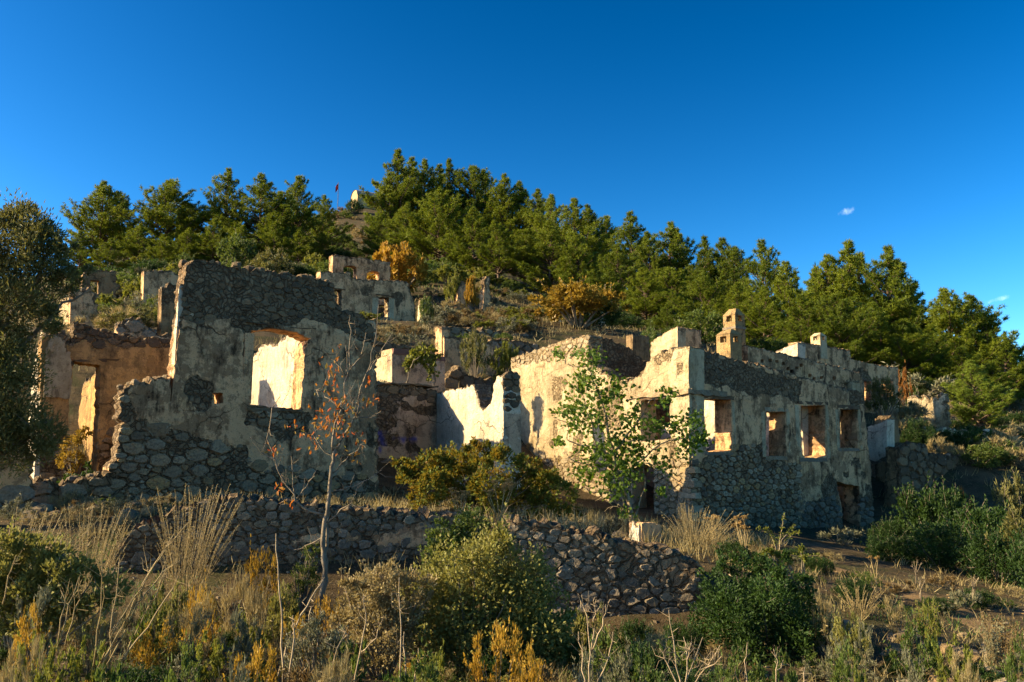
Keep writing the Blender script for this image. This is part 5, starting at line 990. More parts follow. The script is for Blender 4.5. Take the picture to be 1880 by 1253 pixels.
# --- fig tree in front of the sunlit side wall
Y0 = 17.0; b = ground_at(1160, Y0); o = thing('fig_tree', 'young fig tree with big lobed green leaves before the sunlit side wall', 'fig tree', b); rng = np.random.default_rng(19); g = Geo()
FB = [([(1160, 965), (1152, 908), (1130, 857), (1124, 820), (1117, 796), (1112, 766), (1102, 732), (1094, 711), (1085, 693), (1076, 672)], .05), ([(1076, 672), (1055, 673), (1039, 668), (1026, 650)], .012), ([(1085, 693), (1090, 665), (1088, 645)], .012), ([(1163, 962), (1179, 911), (1185, 878), (1179, 850)], .02), ([(1126, 840), (1091, 817), (1086, 772), (1073, 741), (1058, 705)], .025), ([(1128, 830), (1158, 790), (1182, 760), (1194, 735), (1224, 728)], .025),
      ([(1130, 845), (1152, 814), (1194, 796), (1224, 781), (1267, 765)], .022), ([(1150, 890), (1170, 850), (1212, 814), (1258, 805), (1291, 780)], .022), ([(1130, 855), (1091, 857), (1049, 844), (1040, 832)], .014), ([(1091, 817), (1060, 815), (1042, 808), (1045, 778), (1015, 766)], .014), ([(1155, 920), (1120, 900), (1085, 905), (1065, 890)], .014), ([(1160, 945), (1135, 925), (1120, 935)], .012), ([(1179, 850), (1210, 860), (1240, 880), (1280, 900)], .012)]
tips = []
for q, r in FB: Q = limb(b, q, Y0, r, .006, g, rng, .015); tips += [Q[-1], Q[-2]] + twigs(Q, g, rng, 6, .35, .006)
link('trunk', g.mesh('trunk', [BARK_PALE], True), o)
sh = [(0, 0)]
for a, rr_ in ((-150, .35), (-125, .62), (-100, .42), (-70, .85), (-48, .5), (-18, .8), (0, 1.05), (18, .8), (48, .5), (70, .85), (100, .42), (125, .62), (150, .35)): sh.append((.35 + rr_ * .62 * math.cos(math.radians(a)), rr_ * .62 * math.sin(math.radians(a))))
figm = leaf_part(FIG, [(x, y, .18 * abs(y) - .12 * x * x) for x, y in sh])
FC = [(1026, 648, 10, 3), (1062, 650, 10, 4), (1090, 655, 14, 10), (1080, 690, 18, 12), (1062, 705, 16, 9), (1070, 745, 20, 14), (1105, 720, 26, 14), (1135, 710, 22, 12), (1040, 755, 16, 9), (1060, 780, 18, 10), (1100, 770, 22, 14), (1160, 765, 24, 14), (1090, 830, 26, 16), (1130, 820, 26, 20), (1165, 820, 26, 18), (1120, 870, 28, 18), (1155, 860, 26, 16), (1220, 735, 12, 6), (1228, 720, 9, 4), (1205, 780, 18, 9), (1245, 785, 20, 12), (1272, 770, 14, 8), (1285, 800, 14, 9), (1262, 820, 20, 12), (1215, 850, 18, 9), (1025, 812, 8, 4), (1070, 870, 16, 9), (1135, 900, 22, 10), (1150, 945, 16, 7), (1215, 905, 10, 4)]
nleaf = 0
for (px, py, r, n) in FC:
    for k in range(n):
        if nleaf >= 300: break
        nleaf += 1; p = at(px + rng.normal(0, r * .55), py + rng.normal(0, r * .5), Y0 + rng.normal(0, .3)) - np.array(b); lf = link('leaf', figm, o, tuple(p), 0, float(rng.uniform(.10, .17))); lf.rotation_euler = (rng.normal(0, .5), rng.normal(.55, .45), rng.uniform(0, 6.28))
P, R_ = [], []
for (px, py, r, n) in FC:
    for k in range(int(n * 9)): P.append(at(px + rng.normal(0, r * .7), py + rng.normal(0, r * .65), Y0 + rng.normal(0, .35)) - np.array(b))
P = np.array(P); V, T = leaf_geo(P, rng.normal(size=(len(P), 3)) + ZUP * -.2, .095 * rng.uniform(.6, 1.2, len(P)), .078, rng); lv = link('small_leaves', mesh_np('small_leaves', V, T, [FIG], False, {'rnd': np.repeat(rng.uniform(0, 1, len(P)), 4)}), o); lv['kind'] = 'stuff'
# --- bushes
big_bush('bramble', 'wide bramble thicket of green and rust leaves below the low middle house', 'bramble', 885, 16.0, [(765, 868, 26, .3), (800, 850, 28, -.4), (845, 848, 30, .4), (890, 842, 28), (930, 850, 30, -.5), (965, 872, 30, .3), (1000, 890, 28), (1030, 915, 26, -.4), (742, 880, 20), (780, 905, 34, -.5), (840, 890, 38), (900, 895, 40, -.6), (955, 915, 38, .4), (1000, 935, 34, -.3), (860, 930, 36, .3), (735, 850, 10), (875, 818, 10), (1055, 940, 16)], 17000, .07, .046, BRAMBLE, 401, clr=.3, nst=60, rst=.008, stem=BARK_PALE)
big_bush('saltbush', 'broad grey-green bush in front of the rubble walls', 'bush', 870, 8.6, [(845, 1060, 70), (900, 1030, 60), (955, 1070, 60), (800, 1130, 80), (890, 1120, 90), (970, 1140, 75), (840, 1200, 90), (940, 1215, 95), (1010, 1190, 50), (985, 1060, 30), (925, 990, 28)], 26000, .044, .027, GREYGREEN, 402, shell=.25, clr=.32, nst=40)
big_bush('dry_herb_bush', 'tan brown dry herb bush left of the grey-green bush', 'bush', 710, 8.3, [(700, 1085, 50), (670, 1110, 45), (735, 1110, 50), (650, 1150, 40), (710, 1165, 60), (765, 1080, 35), (640, 1080, 22)], 11000, .036, .02, DRY, 403, shell=.3, nst=40, stem=BARK_PALE, up=.8)
big_bush('ivy_bush', 'fresh green bush growing between the two rubble walls', 'bush', 850, 11.6, [(820, 990, 38), (865, 975, 40), (850, 1010, 42), (890, 995, 26), (800, 1020, 26)], 4600, .045, .03, MIDGREEN, 404)
big_bush('mastic_bush', 'dark glossy green bush sprawling at the end of the foreground rubble wall', 'bush', 1400, 10.2, [(1305, 1062, 20, .3), (1335, 1045, 18, .5), (1362, 1030, 16, .2), (1392, 1038, 20, .6), (1425, 1052, 18, -.2), (1448, 1075, 22, .4), (1475, 1102, 22, -.3), (1500, 1135, 24, .3), (1528, 1162, 20, -.2), (1320, 1100, 34, -.2), (1370, 1085, 36, .5), (1415, 1100, 36, -.5), (1455, 1130, 38, .3), (1300, 1140, 30, .2), (1345, 1145, 42, -.4), (1400, 1150, 42, .3), (1460, 1165, 38, -.5), (1510, 1178, 26), (1550, 1180, 14), (1285, 1170, 18), (1375, 1180, 34, -.6), (1440, 1022, 9), (1320, 1018, 8), (1480, 1068, 10)], 22000, .045, .026, DKGREEN, 405, shell=.15, clr=.42, deep=1.3)
big_bush('green_sprig_bush', 'feathery green shrub at the foot of the bare tree', 'bush', 560, 11.45, [(565, 1035, 22), (560, 1065, 24), (575, 1010, 14), (550, 1085, 20)], 2600, .03, .012, MIDGREEN, 406, up=.8)
big_bush('grey_bush', 'grey-green herb mass at the lower left edge', 'bush', 60, 7.6, [(40, 1060, 60), (100, 1060, 55), (150, 1075, 50), (60, 1110, 60), (10, 1020, 50), (200, 1090, 35), (-40, 1080, 70)], 14000, .045, .024, GREYGREEN, 407, up=.9, nst=50, stem=BARK_PALE)
big_bush('leafy_weed', 'bright green leafy weed between the foreground stalks', 'weed', 1470, 11.8, [(1440, 1030, 14), (1470, 1020, 12), (1410, 1020, 14)], 700, .05, .025, YELGREEN, 408)
big_bush('doorway_weed', 'yellowish weeds growing in the broken doorway', 'weed', 140, 18.6, [(140, 820, 22), (155, 800, 14), (130, 850, 24)], 1400, .07, .035, AMBER, 409)
big_bush('doorway_shrub', 'dark green shrub at the foot of the doorway ruin', 'shrub', 160, 16.4, [(150, 875, 26), (180, 890, 22), (130, 900, 26)], 1900, .06, .035, DKGREEN, 410)
big_bush('sage_bush', 'pale sage bush in front of the bare tree', 'bush', 600, 7.2, [(590, 1165, 36), (570, 1205, 44), (620, 1210, 36)], 3600, .032, .012, SAGE, 411, up=1.3, nst=30)
b = ground_at(770, 26.8); K = thing('grape_vine', 'bright green grape vine spilling over the plaster cistern', 'vine', b); rng = np.random.default_rng(3)
P, out, rn, Cc = dome_points(rng, 650, lobes_px(b, [(762, 655, 13), (780, 650, 16), (795, 648, 13), (750, 662, 8), (788, 672, 10), (748, 675, 8), (794, 690, 9), (768, 668, 9)], 26.7, .5), .2, 60, .4); V, T = leaf_geo(P, out + ZUP * -.3, .12, .11, rng); link('foliage', mesh_np('foliage', V, T, [YELGREEN], False, {'rnd': np.repeat(rn, 4)}), K)
g = Geo(); limb(b, [(745, 712), (750, 690), (755, 668), (770, 655)], 26.7, .03, .012, g, rng); link('stem', g.mesh('stem', [BARK], True), K); g = Geo(); limb(b, [(797, 712), (798, 695), (795, 675), (785, 655)], 26.7, .05, .02, g, rng); link('stem', g.mesh('stem', [BARK], True), K)

# --- dry herbs, spikes, umbels and stalks
def spike_tuft(name, label, px0, px1, pytop, Y, n, mat, seed, lean=.1, cat='herb', group=None, brl=.02):
    (x, y, z), hw, h = place(px0, px1, pytop, Y); rng = np.random.default_rng(seed); g = Geo(); P, D, R = [], [], []
    for k in range(n):
        a = rng.uniform(0, 6.28); r = hw * .45 * rng.uniform(0, 1) ** .5; p0 = np.array((r * math.cos(a), r * math.sin(a), 0)); hh = h * rng.uniform(.35, 1.02); out = np.array((math.cos(a), math.sin(a), 0)) * rng.uniform(.1, 1.2) * hw * .9 + rng.normal(0, .12, 3) * hw * (1, 1, 0) + np.array((lean, 0, 0)) * hh
        s = np.linspace(0, 1, 5)[:, None]; Q = p0 + out * s ** 1.6 + ZUP * hh * s + rng.normal(0, .008, (5, 3)); g.tube(Q, np.linspace(.0035, .002, 5), 3); m = int(hh / .022)
        t = rng.uniform(.35, 1, m); q = np.stack([np.interp(t, s[:, 0], Q[:, c]) for c in range(3)], 1); P.append(q); D.append(rng.normal(size=(m, 3)) + ZUP * .7); R.append(np.full(m, rng.uniform(.2, .9)))
    P, D, R = np.concatenate(P), np.concatenate(D), np.concatenate(R); V, T = leaf_geo(P, D, brl * rng.uniform(.7, 1.4, len(P)), brl * .55, rng); o = thing(name, label, cat, (x, y, z), group)
    link('stem', g.mesh('stem', [STRAW], True), o); link('seed_head', mesh_np('seed_head', V, T, [mat], False, {'rnd': np.repeat(R, 4)}), o); return o
def umbel(label, px0, px1, pytop, Y, n, seed, name='dry_umbel_plant', mat=None, group=None):
    (x, y, z), hw, h = place(px0, px1, pytop, Y); rng = np.random.default_rng(seed); g = Geo(); P, D = [], []
    for k in range(n):
        a = rng.uniform(0, 6.28); top = np.array((math.cos(a) * hw * rng.uniform(.1, 1) ** .6, math.sin(a) * hw * .8 * rng.uniform(.1, 1), h * rng.uniform(.72, 1.0))); s = np.linspace(0, 1, 5)[:, None]; Q = top * np.array((1, 1, 0)) * s ** 1.5 * .8 + ZUP * top[2] * s * .85 + rng.normal(0, .006, (5, 3)); g.tube(Q, np.linspace(.008, .005, 5), 4)
        for j in range(11):
            e = Q[-1] + np.array((*(rng.normal(0, .3, 2) * hw * .45), h * .15 * rng.uniform(.7, 1.05))); g.tube([Q[-1], (Q[-1] + e) / 2 + rng.normal(0, .004, 3), e], (.003, .0025, .002), 3); P += [e + rng.normal(0, .008, 3) * (1, 1, .4) for _ in range(12)]
    P = np.array(P); V, T = leaf_geo(P, rng.normal(size=(len(P), 3)) * (1, 1, .4), .022, .015, rng); o = thing(name, label, 'dry plant', (x, y, z), group); link('stem', g.mesh('stem', [STRAW], True), o); link('seed_head', mesh_np('seed_head', V, T, [mat or DRYHEAD], False, {'rnd': rng.uniform(0, 1, len(V))}), o)
DRYHEAD = leafmat('dry_seed_heads', ((.24, .14, .045), (.34, .21, .07), (.42, .28, .10)), .25, (.4, .25, .06))
spike_tuft('spike_herb', 'tall tuft of straw-coloured seed spikes on the rubble wall end', 285, 415, 893, 11.2, 95, DRY, 21, .06)
spike_tuft('spike_herb', 'golden tuft of seed spikes left of the rubble wall', 105, 225, 925, 10.6, 85, DRY, 22, .08)
spike_tuft('spike_herb', 'straw herbs leaning at the left edge below the olive tree', -20, 110, 935, 9.6, 110, DRY, 23, .2)
spike_tuft('spike_herb', 'pale dry grass clump beside the squared stone block', 1215, 1345, 938, 13.6, 130, DRY, 24, .02)
spike_tuft('spike_herb', 'short dry grass clump left of the squared stone block', 1085, 1160, 945, 14.2, 70, DRY, 25, .02)
spike_tuft('spike_herb', 'brown grass at the foot of the corner of the large house', 1240, 1300, 925, 15.6, 60, DRY, 26, .02)
spike_tuft('spike_herb', 'dry twiggy herbs on the open bank right of the dark bush', 1540, 1610, 1070, 11.4, 50, DRY, 27, .05)
spike_tuft('spike_herb', 'rust-brown herb clump on the path at the right edge', 1800, 1875, 1125, 9.2, 70, BROWNSCRUB, 28, .05, brl=.03)
spike_tuft('spike_herb', 'silvery spiked herb in front of the rust-brown clump', 1800, 1835, 1140, 8.9, 40, SAGE, 29, .02, brl=.025)
spike_tuft('spike_herb', 'yellowish herb beside the path steps', 1680, 1722, 1098, 10.2, 50, YELGREEN, 30, .02, brl=.03)
umbel('bunch of dried umbel stalks right of centre above the rubble wall', 878, 955, 880, 14.2, 8, 31); umbel('smaller bunch of dried umbel stalks in front of the bramble', 822, 868, 893, 14.0, 7, 32)
umbel('dried umbel plant with flat brown heads beside the pale grass clump', 1345, 1388, 945, 13.0, 7, 33); umbel('thin dried umbel stalk before the fig tree', 1045, 1070, 925, 14.6, 4, 34); umbel('single dried umbel on the shaded bank', 1593, 1620, 1022, 13.2, 2, 35); umbel('dried umbel plant low by the corner of the large house', 1290, 1330, 935, 15, 5, 36)
def stalks(name, label, lines, Y, mat=STRAW, r=.007, seed=1, tw=6, twl=.18, cat='dry stalks', base=None, bracts=0):
    rng = np.random.default_rng(seed); b = ground_at(base or lines[0][0][0], Y); o = thing(name, label, cat, b)
    for q in lines: g = Geo(); Q = limb(b, q, Y, r, r * .4, g, rng, .006, rng.normal(0, .15)); twigs(Q, g, rng, tw, twl, r * .4, .8, .45); link('stalk', g.mesh('stalk', [mat], True), o)
    return o
stalks('dry_stalks', 'sheaf of long pale dry stalks leaning right in the left foreground', [[(178, 1230), (215, 1150), (260, 1080), (300, 1010), (345, 960)], [(182, 1232), (222, 1155), (262, 1075), (310, 1000)], [(172, 1222), (184, 1130), (188, 1022)], [(215, 1232), (270, 1150), (320, 1080), (332, 1045)], [(218, 1230), (250, 1160), (285, 1095), (305, 1045)], [(190, 1232), (230, 1160), (255, 1105), (300, 1050), (330, 1030)], [(200, 1228), (207, 1130), (220, 1025)], [(180, 1228), (240, 1120), (275, 1050), (320, 980)]], 6.4, seed=41)
stalks('dry_stalks', 'dark thin dry stalks at the lower left edge', [[(105, 1190), (120, 1110), (113, 1085)], [(105, 1190), (128, 1110), (145, 1060)], [(120, 1185), (138, 1120), (150, 1065)], [(5, 1110), (15, 1060), (30, 1020)]], 6.8, seed=42)
stalks('dry_stalks', 'upright brown mullein stalk left of the bare tree', [[(520, 1253), (518, 1150), (512, 1060), (507, 980)], [(530, 1253), (540, 1170), (538, 1130)]], 7.0, BARK_PALE, .010, 43, 3, .06)
stalks('dry_stalks', 'long bent dry stalks crossing below the bare tree', [[(505, 1262), (529, 1178), (553, 1130), (580, 1082), (596, 1060)], [(515, 1262), (545, 1200), (565, 1160), (572, 1115)]], 7.4, BARK_PALE, .011, 44, 4, .1)
stalks('dry_stalks', 'forked dry stems below the grey-green bush', [[(650, 1262), (660, 1200), (672, 1140), (668, 1090)], [(660, 1200), (690, 1170), (705, 1130)], [(600, 1262), (620, 1190), (640, 1150)], [(734, 1262), (735, 1150), (733, 1060)], [(745, 1240), (742, 1160)], [(760, 1262), (768, 1190)]], 6.2, BARK_PALE, .006, 45, 5, .12)
stalks('dry_stalks', 'branching dry shrub stems at the bottom edge before the dark bush', [[(1250, 1275), (1240, 1200), (1228, 1120)], [(1250, 1275), (1225, 1220), (1210, 1190)], [(1255, 1275), (1262, 1210), (1255, 1170)], [(1255, 1275), (1275, 1210), (1290, 1170)], [(1258, 1275), (1300, 1220), (1322, 1185)], [(1258, 1275), (1285, 1240), (1325, 1205)], [(1262, 1212), (1270, 1180)]], 5.6, BARK_PALE, .006, 46, 8, .10)
stalks('dry_stalks', 'forked tan dry stalks right of the grey-green bush', [[(1080, 1270), (1085, 1200), (1075, 1130), (1060, 1090)], [(1085, 1200), (1105, 1150), (1112, 1110)], [(1090, 1270), (1115, 1210), (1125, 1160)], [(1075, 1270), (1068, 1210), (1062, 1160)], [(1085, 1200), (1090, 1140), (1095, 1100)]], 5.8, BARK_PALE, .006, 47, 9, .10)
stalks('dry_stalks', 'thin dry twigs at the bottom edge right of the dark bush', [[(1370, 1265), (1368, 1215), (1372, 1180)], [(1425, 1265), (1428, 1215), (1422, 1185)], [(1352, 1265), (1350, 1222)], [(1475, 1265), (1478, 1225)], [(1428, 1230), (1438, 1212)]], 5.8, BARK_PALE, .005, 48, 5, .06)
for k, (px, py, Y, lab) in enumerate(((1690, 1058, 12.0, 'candelabra-shaped dry plant on the shaded path edge'), (1787, 1055, 12.4, 'brown dry stalk in the shade near the thicket'), (1682, 1028, 14.0, 'thin dry stalk on the shaded slope below the thicket'))):
    b_ = at(px, py + 45, Y); stalks('dry_stalks', lab, [[(px, py + 48), (px, py + 25), (px - 8, py + 8)], [(px, py + 48), (px, py + 25), (px + 10, py + 5)], [(px, py + 26), (px + 2, py)], [(px, py + 26), (px - 4, py + 2)]], Y, BARK_PALE, .008, 60 + k, 3, .06, 'dry plant', px)
b = ground_at(1432, 12.6); o = thing('spurge', 'pale green spurge with long leafy arms above the dark bush', 'spurge', b); rng = np.random.default_rng(6); g = Geo(); P, D = [], []
for q in ([(1428, 1020), (1432, 985), (1440, 945)], [(1428, 1015), (1420, 985), (1405, 968)], [(1428, 1015), (1415, 980), (1388, 968)], [(1432, 1000), (1448, 975), (1462, 964)], [(1432, 1005), (1452, 985), (1468, 978)], [(1430, 1015), (1470, 1022), (1505, 1020)]):
    Q = limb(b, q, 12.6, .008, .003, g, rng, .006); t = rng.uniform(.25, 1, 60) * (len(Q) - 1); qq = np.stack([np.interp(t, range(len(Q)), Q[:, c]) for c in range(3)], 1); P.append(qq); D.append(rng.normal(size=(60, 3)) + ZUP * .8)
P, D = np.concatenate(P), np.concatenate(D); V, T = leaf_geo(P, D, .05, .016, rng); link('stem', g.mesh('stem', [BARK_PALE], True), o); link('foliage', mesh_np('foliage', V, T, [YELGREEN], False, {'rnd': rng.uniform(0, 1, len(V))}), o)
def blades(label, px, Y, n, h, seed, mat=BLADE, w=.014, name='asphodel'):
    b = ground_at(px, Y); rng = np.random.default_rng(seed); P = np.zeros((n, 3)); P[:, :2] = rng.normal(0, .035, (n, 2)); D = rng.normal(0, .33, (n, 3)) + ZUP; V, T = blade_geo(P, D, h * rng.uniform(.6, 1.1, n), w, rng, .5); o = link(name, mesh_np(name, V, T, [mat], False, {'rnd': np.repeat(rng.uniform(0, 1, n), 5)}), None, b); tag(o, label, 'plant', 'bladed green plants')
for k, (px, Y, lab) in enumerate(((250, 6.3, 'clump of green asphodel blades at the foot of the leaning stalks'), (680, 5.6, 'clump of green blades at the bottom edge below the grey-green bush'), (1655, 9.9, 'green blades among the pale rocks of the bank'), (720, 5.9, 'lower clump of green blades next to the bottom edge'))): blades(lab, px, Y, 16, .30, 80 + k)
# low leafy weeds at the bottom edge
HERB = {'y': unit_set(500, 1100, .10, .06, YELGREEN, DOME, 2, up=.6), 'g': unit_set(510, 1100, .10, .06, MIDGREEN, DOME, 2, up=.6), 'o': unit_set(520, 1300, .085, .045, GOLD, DOME, 2, up=.6), 's': unit_set(530, 1200, .11, .035, SAGE, DOME, 2, up=1.), 'd': unit_set(540, 1000, .22, .02, DRY, DOME, 2, up=1.4)}
LIB.update({'h' + k: v for k, v in HERB.items()})
for (k, a, b_, t, Y, lab) in (('o', 410, 530, 1190, 6.0, 'orange-yellow low herb at the bottom edge left of the grey-green bush'), ('o', 850, 985, 1150, 6.6, 'orange-yellow herb in front of the grey-green bush'), ('y', 25, 110, 1155, 6.5, 'yellow-green weed in the lower left corner'), ('g', 290, 400, 1205, 5.9, 'low green weeds right of the leaning stalks'), ('y', 60, 150, 1195, 6.0, 'small yellowish weed at the lower left edge'), ('o', 330, 420, 1080, 8.8, 'rust-gold herb under the seed spikes'), ('d', 395, 500, 1070, 9.2, 'dry tangle at the foot of the rubble wall'), ('g', 1400, 1470, 1205, 7.0, 'dark weeds on the shaded ground below the dark bush'),
    ('y', 1560, 1600, 1228, 6.0, 'bright yellow-green sprig at the bottom edge'), ('g', 1630, 1730, 1150, 8.6, 'low green weeds on the lit bank'), ('y', 1710, 1790, 1165, 8.0, 'yellowish weeds in the middle of the lit path bank'), ('s', 1560, 1610, 1150, 9.0, 'grey herb among the rocks of the bank'), ('y', 1690, 1725, 1108, 9.8, 'small bright weed beside the path steps'), ('o', 440, 520, 1010, 11.2, 'gold tuft at the base of the rubble wall behind the mullein'), ('g', 1040, 1110, 1150, 8.8, 'dark green weed at the right side of the grey-green bush'), ('s', 220, 290, 1090, 8.4, 'grey herb in the shade behind the leaning stalks'), ('g', 700, 850, 1215, 6.2, 'low green weeds under the grey-green bush'), ('d', 1480, 1560, 1110, 9.6, 'pale dry tangle right of the dark bush'), ('d', 0, 90, 1190, 5.8, 'dry tangle in the lower left corner')):
    shrub('h' + k, a, b_, t, Y, lab, 'weed', 'low_herb')

for (k, a, b_, t, Y, lab) in (('s', 20, 120, 1090, 7.2, 'grey herb under the herb mass at the left edge'), ('d', 130, 230, 1120, 7.6, 'dry tangle behind the leaning stalks'), ('g', 240, 330, 1110, 8.4, 'shaded green weed right of the leaning stalks'), ('d', 300, 410, 1110, 8.0, 'straw tangle below the seed spikes'), ('s', 400, 490, 1130, 7.8, 'grey herb left of the mullein stalk'), ('o', 500, 580, 1130, 8.2, 'gold herb behind the bent stalks'), ('g', 600, 690, 1180, 7.0, 'dark weed at the left foot of the dry herb bush'), ('d', 560, 660, 1215, 6.0, 'straw tangle at the bottom edge below the bare tree'), ('s', 380, 470, 1215, 5.7, 'grey herb at the bottom edge beside the orange herb'), ('g', 150, 240, 1225, 5.6, 'green weeds at the bottom edge below the leaning stalks'), ('s', 1030, 1130, 1200, 6.6, 'grey herb at the bottom edge right of the grey-green bush'), ('g', 1130, 1230, 1215, 6.6, 'shaded weed at the bottom edge before the rubble wall'), ('d', 1150, 1250, 1165, 8.6, 'dry tangle at the foot of the sloping rubble wall'), ('g', 1290, 1380, 1225, 6.3, 'dark weed at the bottom edge below the dark bush'), ('s', 1500, 1560, 1165, 8.6, 'grey herb at the right foot of the dark bush'), ('g', 1520, 1600, 1190, 7.6, 'green weeds between dark bush and bank'), ('d', 1610, 1690, 1105, 10.4, 'straw tuft on the lit bank'), ('s', 1640, 1700, 1200, 7.4, 'grey herb among the lower rocks'), ('d', 1740, 1800, 1210, 7.0, 'straw tuft at the lower right beside the path'), ('g', 1840, 1900, 1180, 7.6, 'green weeds at the right edge of the path')):
    shrub('h' + k, a, b_, t, Y, lab, 'weed', 'low_herb')

KIND_LOOK.update(grey='olive-green', hs='grey', hg='green', hd='straw-coloured', ho='rust-gold', hy='yellow-green')
scatter(110, (-40, 1300), (5.6, 10.8), ('hs', 'hg', 'dark', 'hd', 'grey', 'ho', 'hg', 'brown'), (.12, .32), 'low herb in the tangled growth of the foreground', 'low herbs of the foreground', 21, 'low_herb', 'herb', (.7, 1.2))
scatter(64, (1340, 1880), (7.5, 18), ('hs', 'hg', 'hg', 'dark', 'brown', 'hd'), (.12, .36), 'low herb on the open bank right of the dark bush', 'low herbs of the bank', 22, 'low_herb', 'herb', (.6, 1.1))
scatter(30, (120, 1250), (13.8, 18.5), ('hs', 'hg', 'hd', 'brown', 'hd'), (.12, .32), 'low herb on the terrace between rubble walls and ruins', 'low herbs of the terrace', 23, 'low_herb', 'herb', (.6, 1.1))
for (k, a, b_, t, Y, lab) in (('o', 240, 330, 1150, 7.4, 'rust-gold scrub behind the green asphodel blades'), ('o', 560, 640, 1100, 9.4, 'rust-gold scrub at the foot of the bare tree'), ('y', 420, 500, 1120, 8.6, 'yellow-green scrub left of the bent stalks'), ('y', 980, 1070, 1110, 8.8, 'yellow-green scrub at the right shoulder of the grey-green bush'), ('o', 930, 1010, 1195, 5.9, 'rust-gold scrub at the bottom edge under the grey-green bush'), ('y', 330, 420, 1160, 7.2, 'yellow-green scrub below the straw tangle'), ('g', 1060, 1170, 1170, 7.8, 'dark scrub before the middle of the sloping rubble wall'), ('g', 1170, 1290, 1180, 8.0, 'dark scrub before the end of the sloping rubble wall'), ('s', 1110, 1200, 1195, 7.0, 'grey scrub at the bottom below the sloping rubble wall'), ('o', 20, 110, 1120, 7.0, 'rust-gold scrub in the herb mass at the left edge'), ('y', 120, 210, 1165, 6.6, 'yellow-green scrub at the foot of the thin dark stalks'), ('y', 740, 830, 1190, 6.6, 'yellow-green scrub under the middle of the grey-green bush'), ('g', 1300, 1420, 1200, 7.4, 'dark scrub below the sprawling dark bush')):
    shrub('h' + k, a, b_, t, Y, lab, 'scrub', 'low_scrub')
for (k, a, b_, t, Y, lab) in (('grey', 1035, 1130, 1125, 9.4, 'olive-green bush against the middle of the sloping rubble wall'), ('dark', 1120, 1215, 1140, 9.8, 'dark bush against the sloping rubble wall'), ('dark', 1205, 1300, 1145, 9.6, 'dark bush where the sloping rubble wall ends'), ('grey', 480, 560, 1090, 9.8, 'olive-green bush at the foot of the rubble wall behind the mullein stalk'), ('grey', 260, 360, 1075, 9.6, 'olive-green bush under the tall seed spikes'), ('dark', 1120, 1240, 1185, 7.8, 'low dark bush left of the branching dry stems'), ('grey', 1520, 1600, 1130, 9.2, 'olive-green bush at the right side of the sprawling dark bush'), ('sage', 1740, 1800, 1085, 12.5, 'sage bush on the shaded slope below the thicket'), ('brown', 1620, 1680, 1065, 13.4, 'brown bush on the slope above the path')):
    shrub(k, a, b_, t, Y, lab, 'bush', 'low_bush')
# --- rocks on the bank
rng = np.random.default_rng(88); n = 0
for k in range(200):
    px, Y = rng.uniform(1480, 1880), rng.uniform(7.0, 11.5); x = xat(px, Y); q = 846 + (CAM_Z - gz1(x, Y)) / Y * F
    if not (1110 < q < 1253) or n >= 55: continue
    n += 1; s = rng.uniform(.08, .27); tag(link('rock', random.Random(k).choice(ROCKS['warm_limestone' if k % 2 else 'cream_limestone']), None, (x, Y, gz1(x, Y) + s * .1), rng.uniform(0, 6), (s * 1.5, s * 1.2, s * .7)), 'pale limestone rock lying on the earth bank beside the path', 'rock', 'rocks on the bank')
rng = np.random.default_rng(89)
for k in range(70):
    px, Y = rng.uniform(20, 330), rng.uniform(13.6, 16.6); x = xat(px, Y); s = rng.uniform(.08, .30)
    tag(link('rubble_stone', random.Random(k).choice(ROCKS['warm_limestone' if k % 2 else 'grey_limestone']), None, (x, Y, gz1(x, Y) + s * .1), rng.uniform(0, 6), (s * 1.5, s * 1.2, s * .8)), 'loose rubble stone below the doorway ruin', 'stone', 'rubble stones below the doorway ruin')
for k in range(34):
    px, Y = rng.uniform(690, 1290), rng.uniform(13.6, 19); x = xat(px, Y); s = rng.uniform(.06, .22)
    tag(link('rubble_stone', random.Random(k).choice(ROCKS['warm_limestone' if k % 2 else 'cream_limestone']), None, (x, Y, gz1(x, Y) + s * .1), rng.uniform(0, 6), (s * 1.5, s * 1.2, s * .8)), 'loose rubble stone on the terrace around the bramble and the fig', 'stone', 'rubble stones on the terrace')
scatter(22, (20, 330), (13.4, 17.2), ('hs', 'hg', 'hd', 'dark', 'brown'), (.15, .38), 'weed among the rubble below the doorway ruin', 'weeds below the doorway ruin', 31, 'low_herb', 'herb', (.6, 1.1))
# --- gravel and grasses nobody could count
def scatter_pts(n, pxr, Yr, seed, thr=-9, sc=.6, pw=1.6):
    rng = np.random.default_rng(seed); px = rng.uniform(*pxr, n); Y = Yr[0] + (Yr[1] - Yr[0]) * rng.uniform(0, 1, n) ** pw; x = (px - 940) / F * Y * .99; P = np.stack([x, Y, x * 0], 1); ok = fbm(P, sc, 3, seed) > thr; P = P[ok]; P[:, 2] = gz(P[:, 0], P[:, 1]) - .01; return P, rng
def grass(label, n, pxr, Yr, h, w, mat, seed, thr=-.05, bend=.5, sc=.6, pw=1.6, spread=.4):
    P, rng = scatter_pts(n // 6, pxr, Yr, seed, thr, sc, pw); P = np.repeat(P, 6, 0); P[:, :2] += rng.normal(0, .03, (len(P), 2)) * np.clip(P[:, 1:2] / 8, 1, 8); D = rng.normal(0, spread, (len(P), 3)) + ZUP
    V, T = blade_geo(P, D, h * rng.uniform(.4, 1.2, len(P)), w * np.clip(P[:, 1] / 8, 1, 12), rng, bend); tag(link('grass', mesh_np('grass', V, T, [mat], False, {'rnd': np.repeat(rng.uniform(0, 1, len(P)), 5)})), label, kind='stuff')
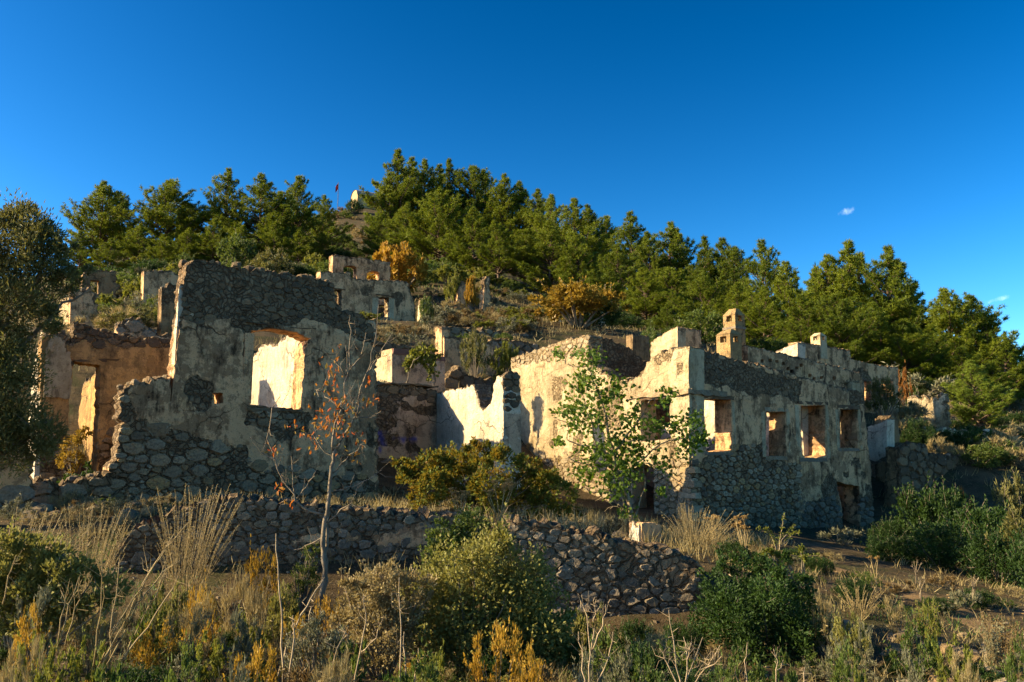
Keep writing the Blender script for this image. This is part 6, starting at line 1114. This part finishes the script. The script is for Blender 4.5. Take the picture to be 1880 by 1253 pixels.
grass('dry straw grass over the foreground slope', 13000, (-250, 2150), (4.0, 14), .20, .006, DRY, 601, -.02, .8)
grass('short green grass in the foreground', 24000, (-250, 2150), (4.0, 13), .11, .007, BLADE, 602, .08, .8)
grass('dry grass on the terrace behind the rubble walls', 17000, (150, 1420), (12.5, 22), .28, .008, DRY, 603, .02, .6, .6, 1.0)
grass('dry grass on the scrub slope', 36000, (0, 1900), (24, 75), .35, .006, DRY, 604, -.1, .6, .25, 1.0)
grass('green undergrowth on the upper slope', 16000, (0, 1900), (60, 130), .5, .006, MIDGREEN, 605, -.1, .6, .2, 1.0)
P, rng = scatter_pts(14000, (-200, 2150), (4, 18), 611, -.2, .8, 1.3); P[:, 2] += .015; V, T = leaf_geo(P, rng.normal(size=(len(P), 3)) * (1, 1, .25), .05 * rng.uniform(.5, 1.3, len(P)), .02, rng, .3, ZUP + rng.normal(0, .3, (len(P), 3)))
tag(link('leaf_litter', mesh_np('leaf_litter', V, T, [BROWNSCRUB], False, {'rnd': np.repeat(rng.uniform(0, 1, len(P)), 4)})), 'dead leaves and twigs strewn over the earth', kind='stuff')
grass('matted dry grass before the sloping rubble wall', 9000, (960, 1340), (7, 10.8), .16, .006, DRY, 607, -.2, .9, .8, 1.0)
grass('sparse dry grass on the open bank', 5000, (1330, 2000), (8, 20), .18, .007, DRY, 606, .05, .8, .7, 1.0)
P, rng = scatter_pts(5000, (-200, 2150), (4, 14), 610, -.1, .8, 1.3); g = Geo(); th = np.arange(5) / 5 * 6.283
for p in P:
    s = rng.uniform(.012, .05); a = np.stack([np.cos(th) * s * rng.uniform(.7, 1.2, 5), np.sin(th) * s * rng.uniform(.6, 1.2, 5), np.full(5, -.01)], 1); g.add(np.vstack([p + a, p + a * .6 + ZUP * s * .55]), [x for k in range(5) for x in ((k, (k + 1) % 5, 5 + (k + 1) % 5), (k, 5 + (k + 1) % 5, 5 + k))] + [(5, 6, 7), (5, 7, 8), (5, 8, 9)], rng.uniform())
tag(link('gravel', g.mesh('gravel', [ST_WARM])), 'loose stones and gravel over the foreground earth', kind='stuff')
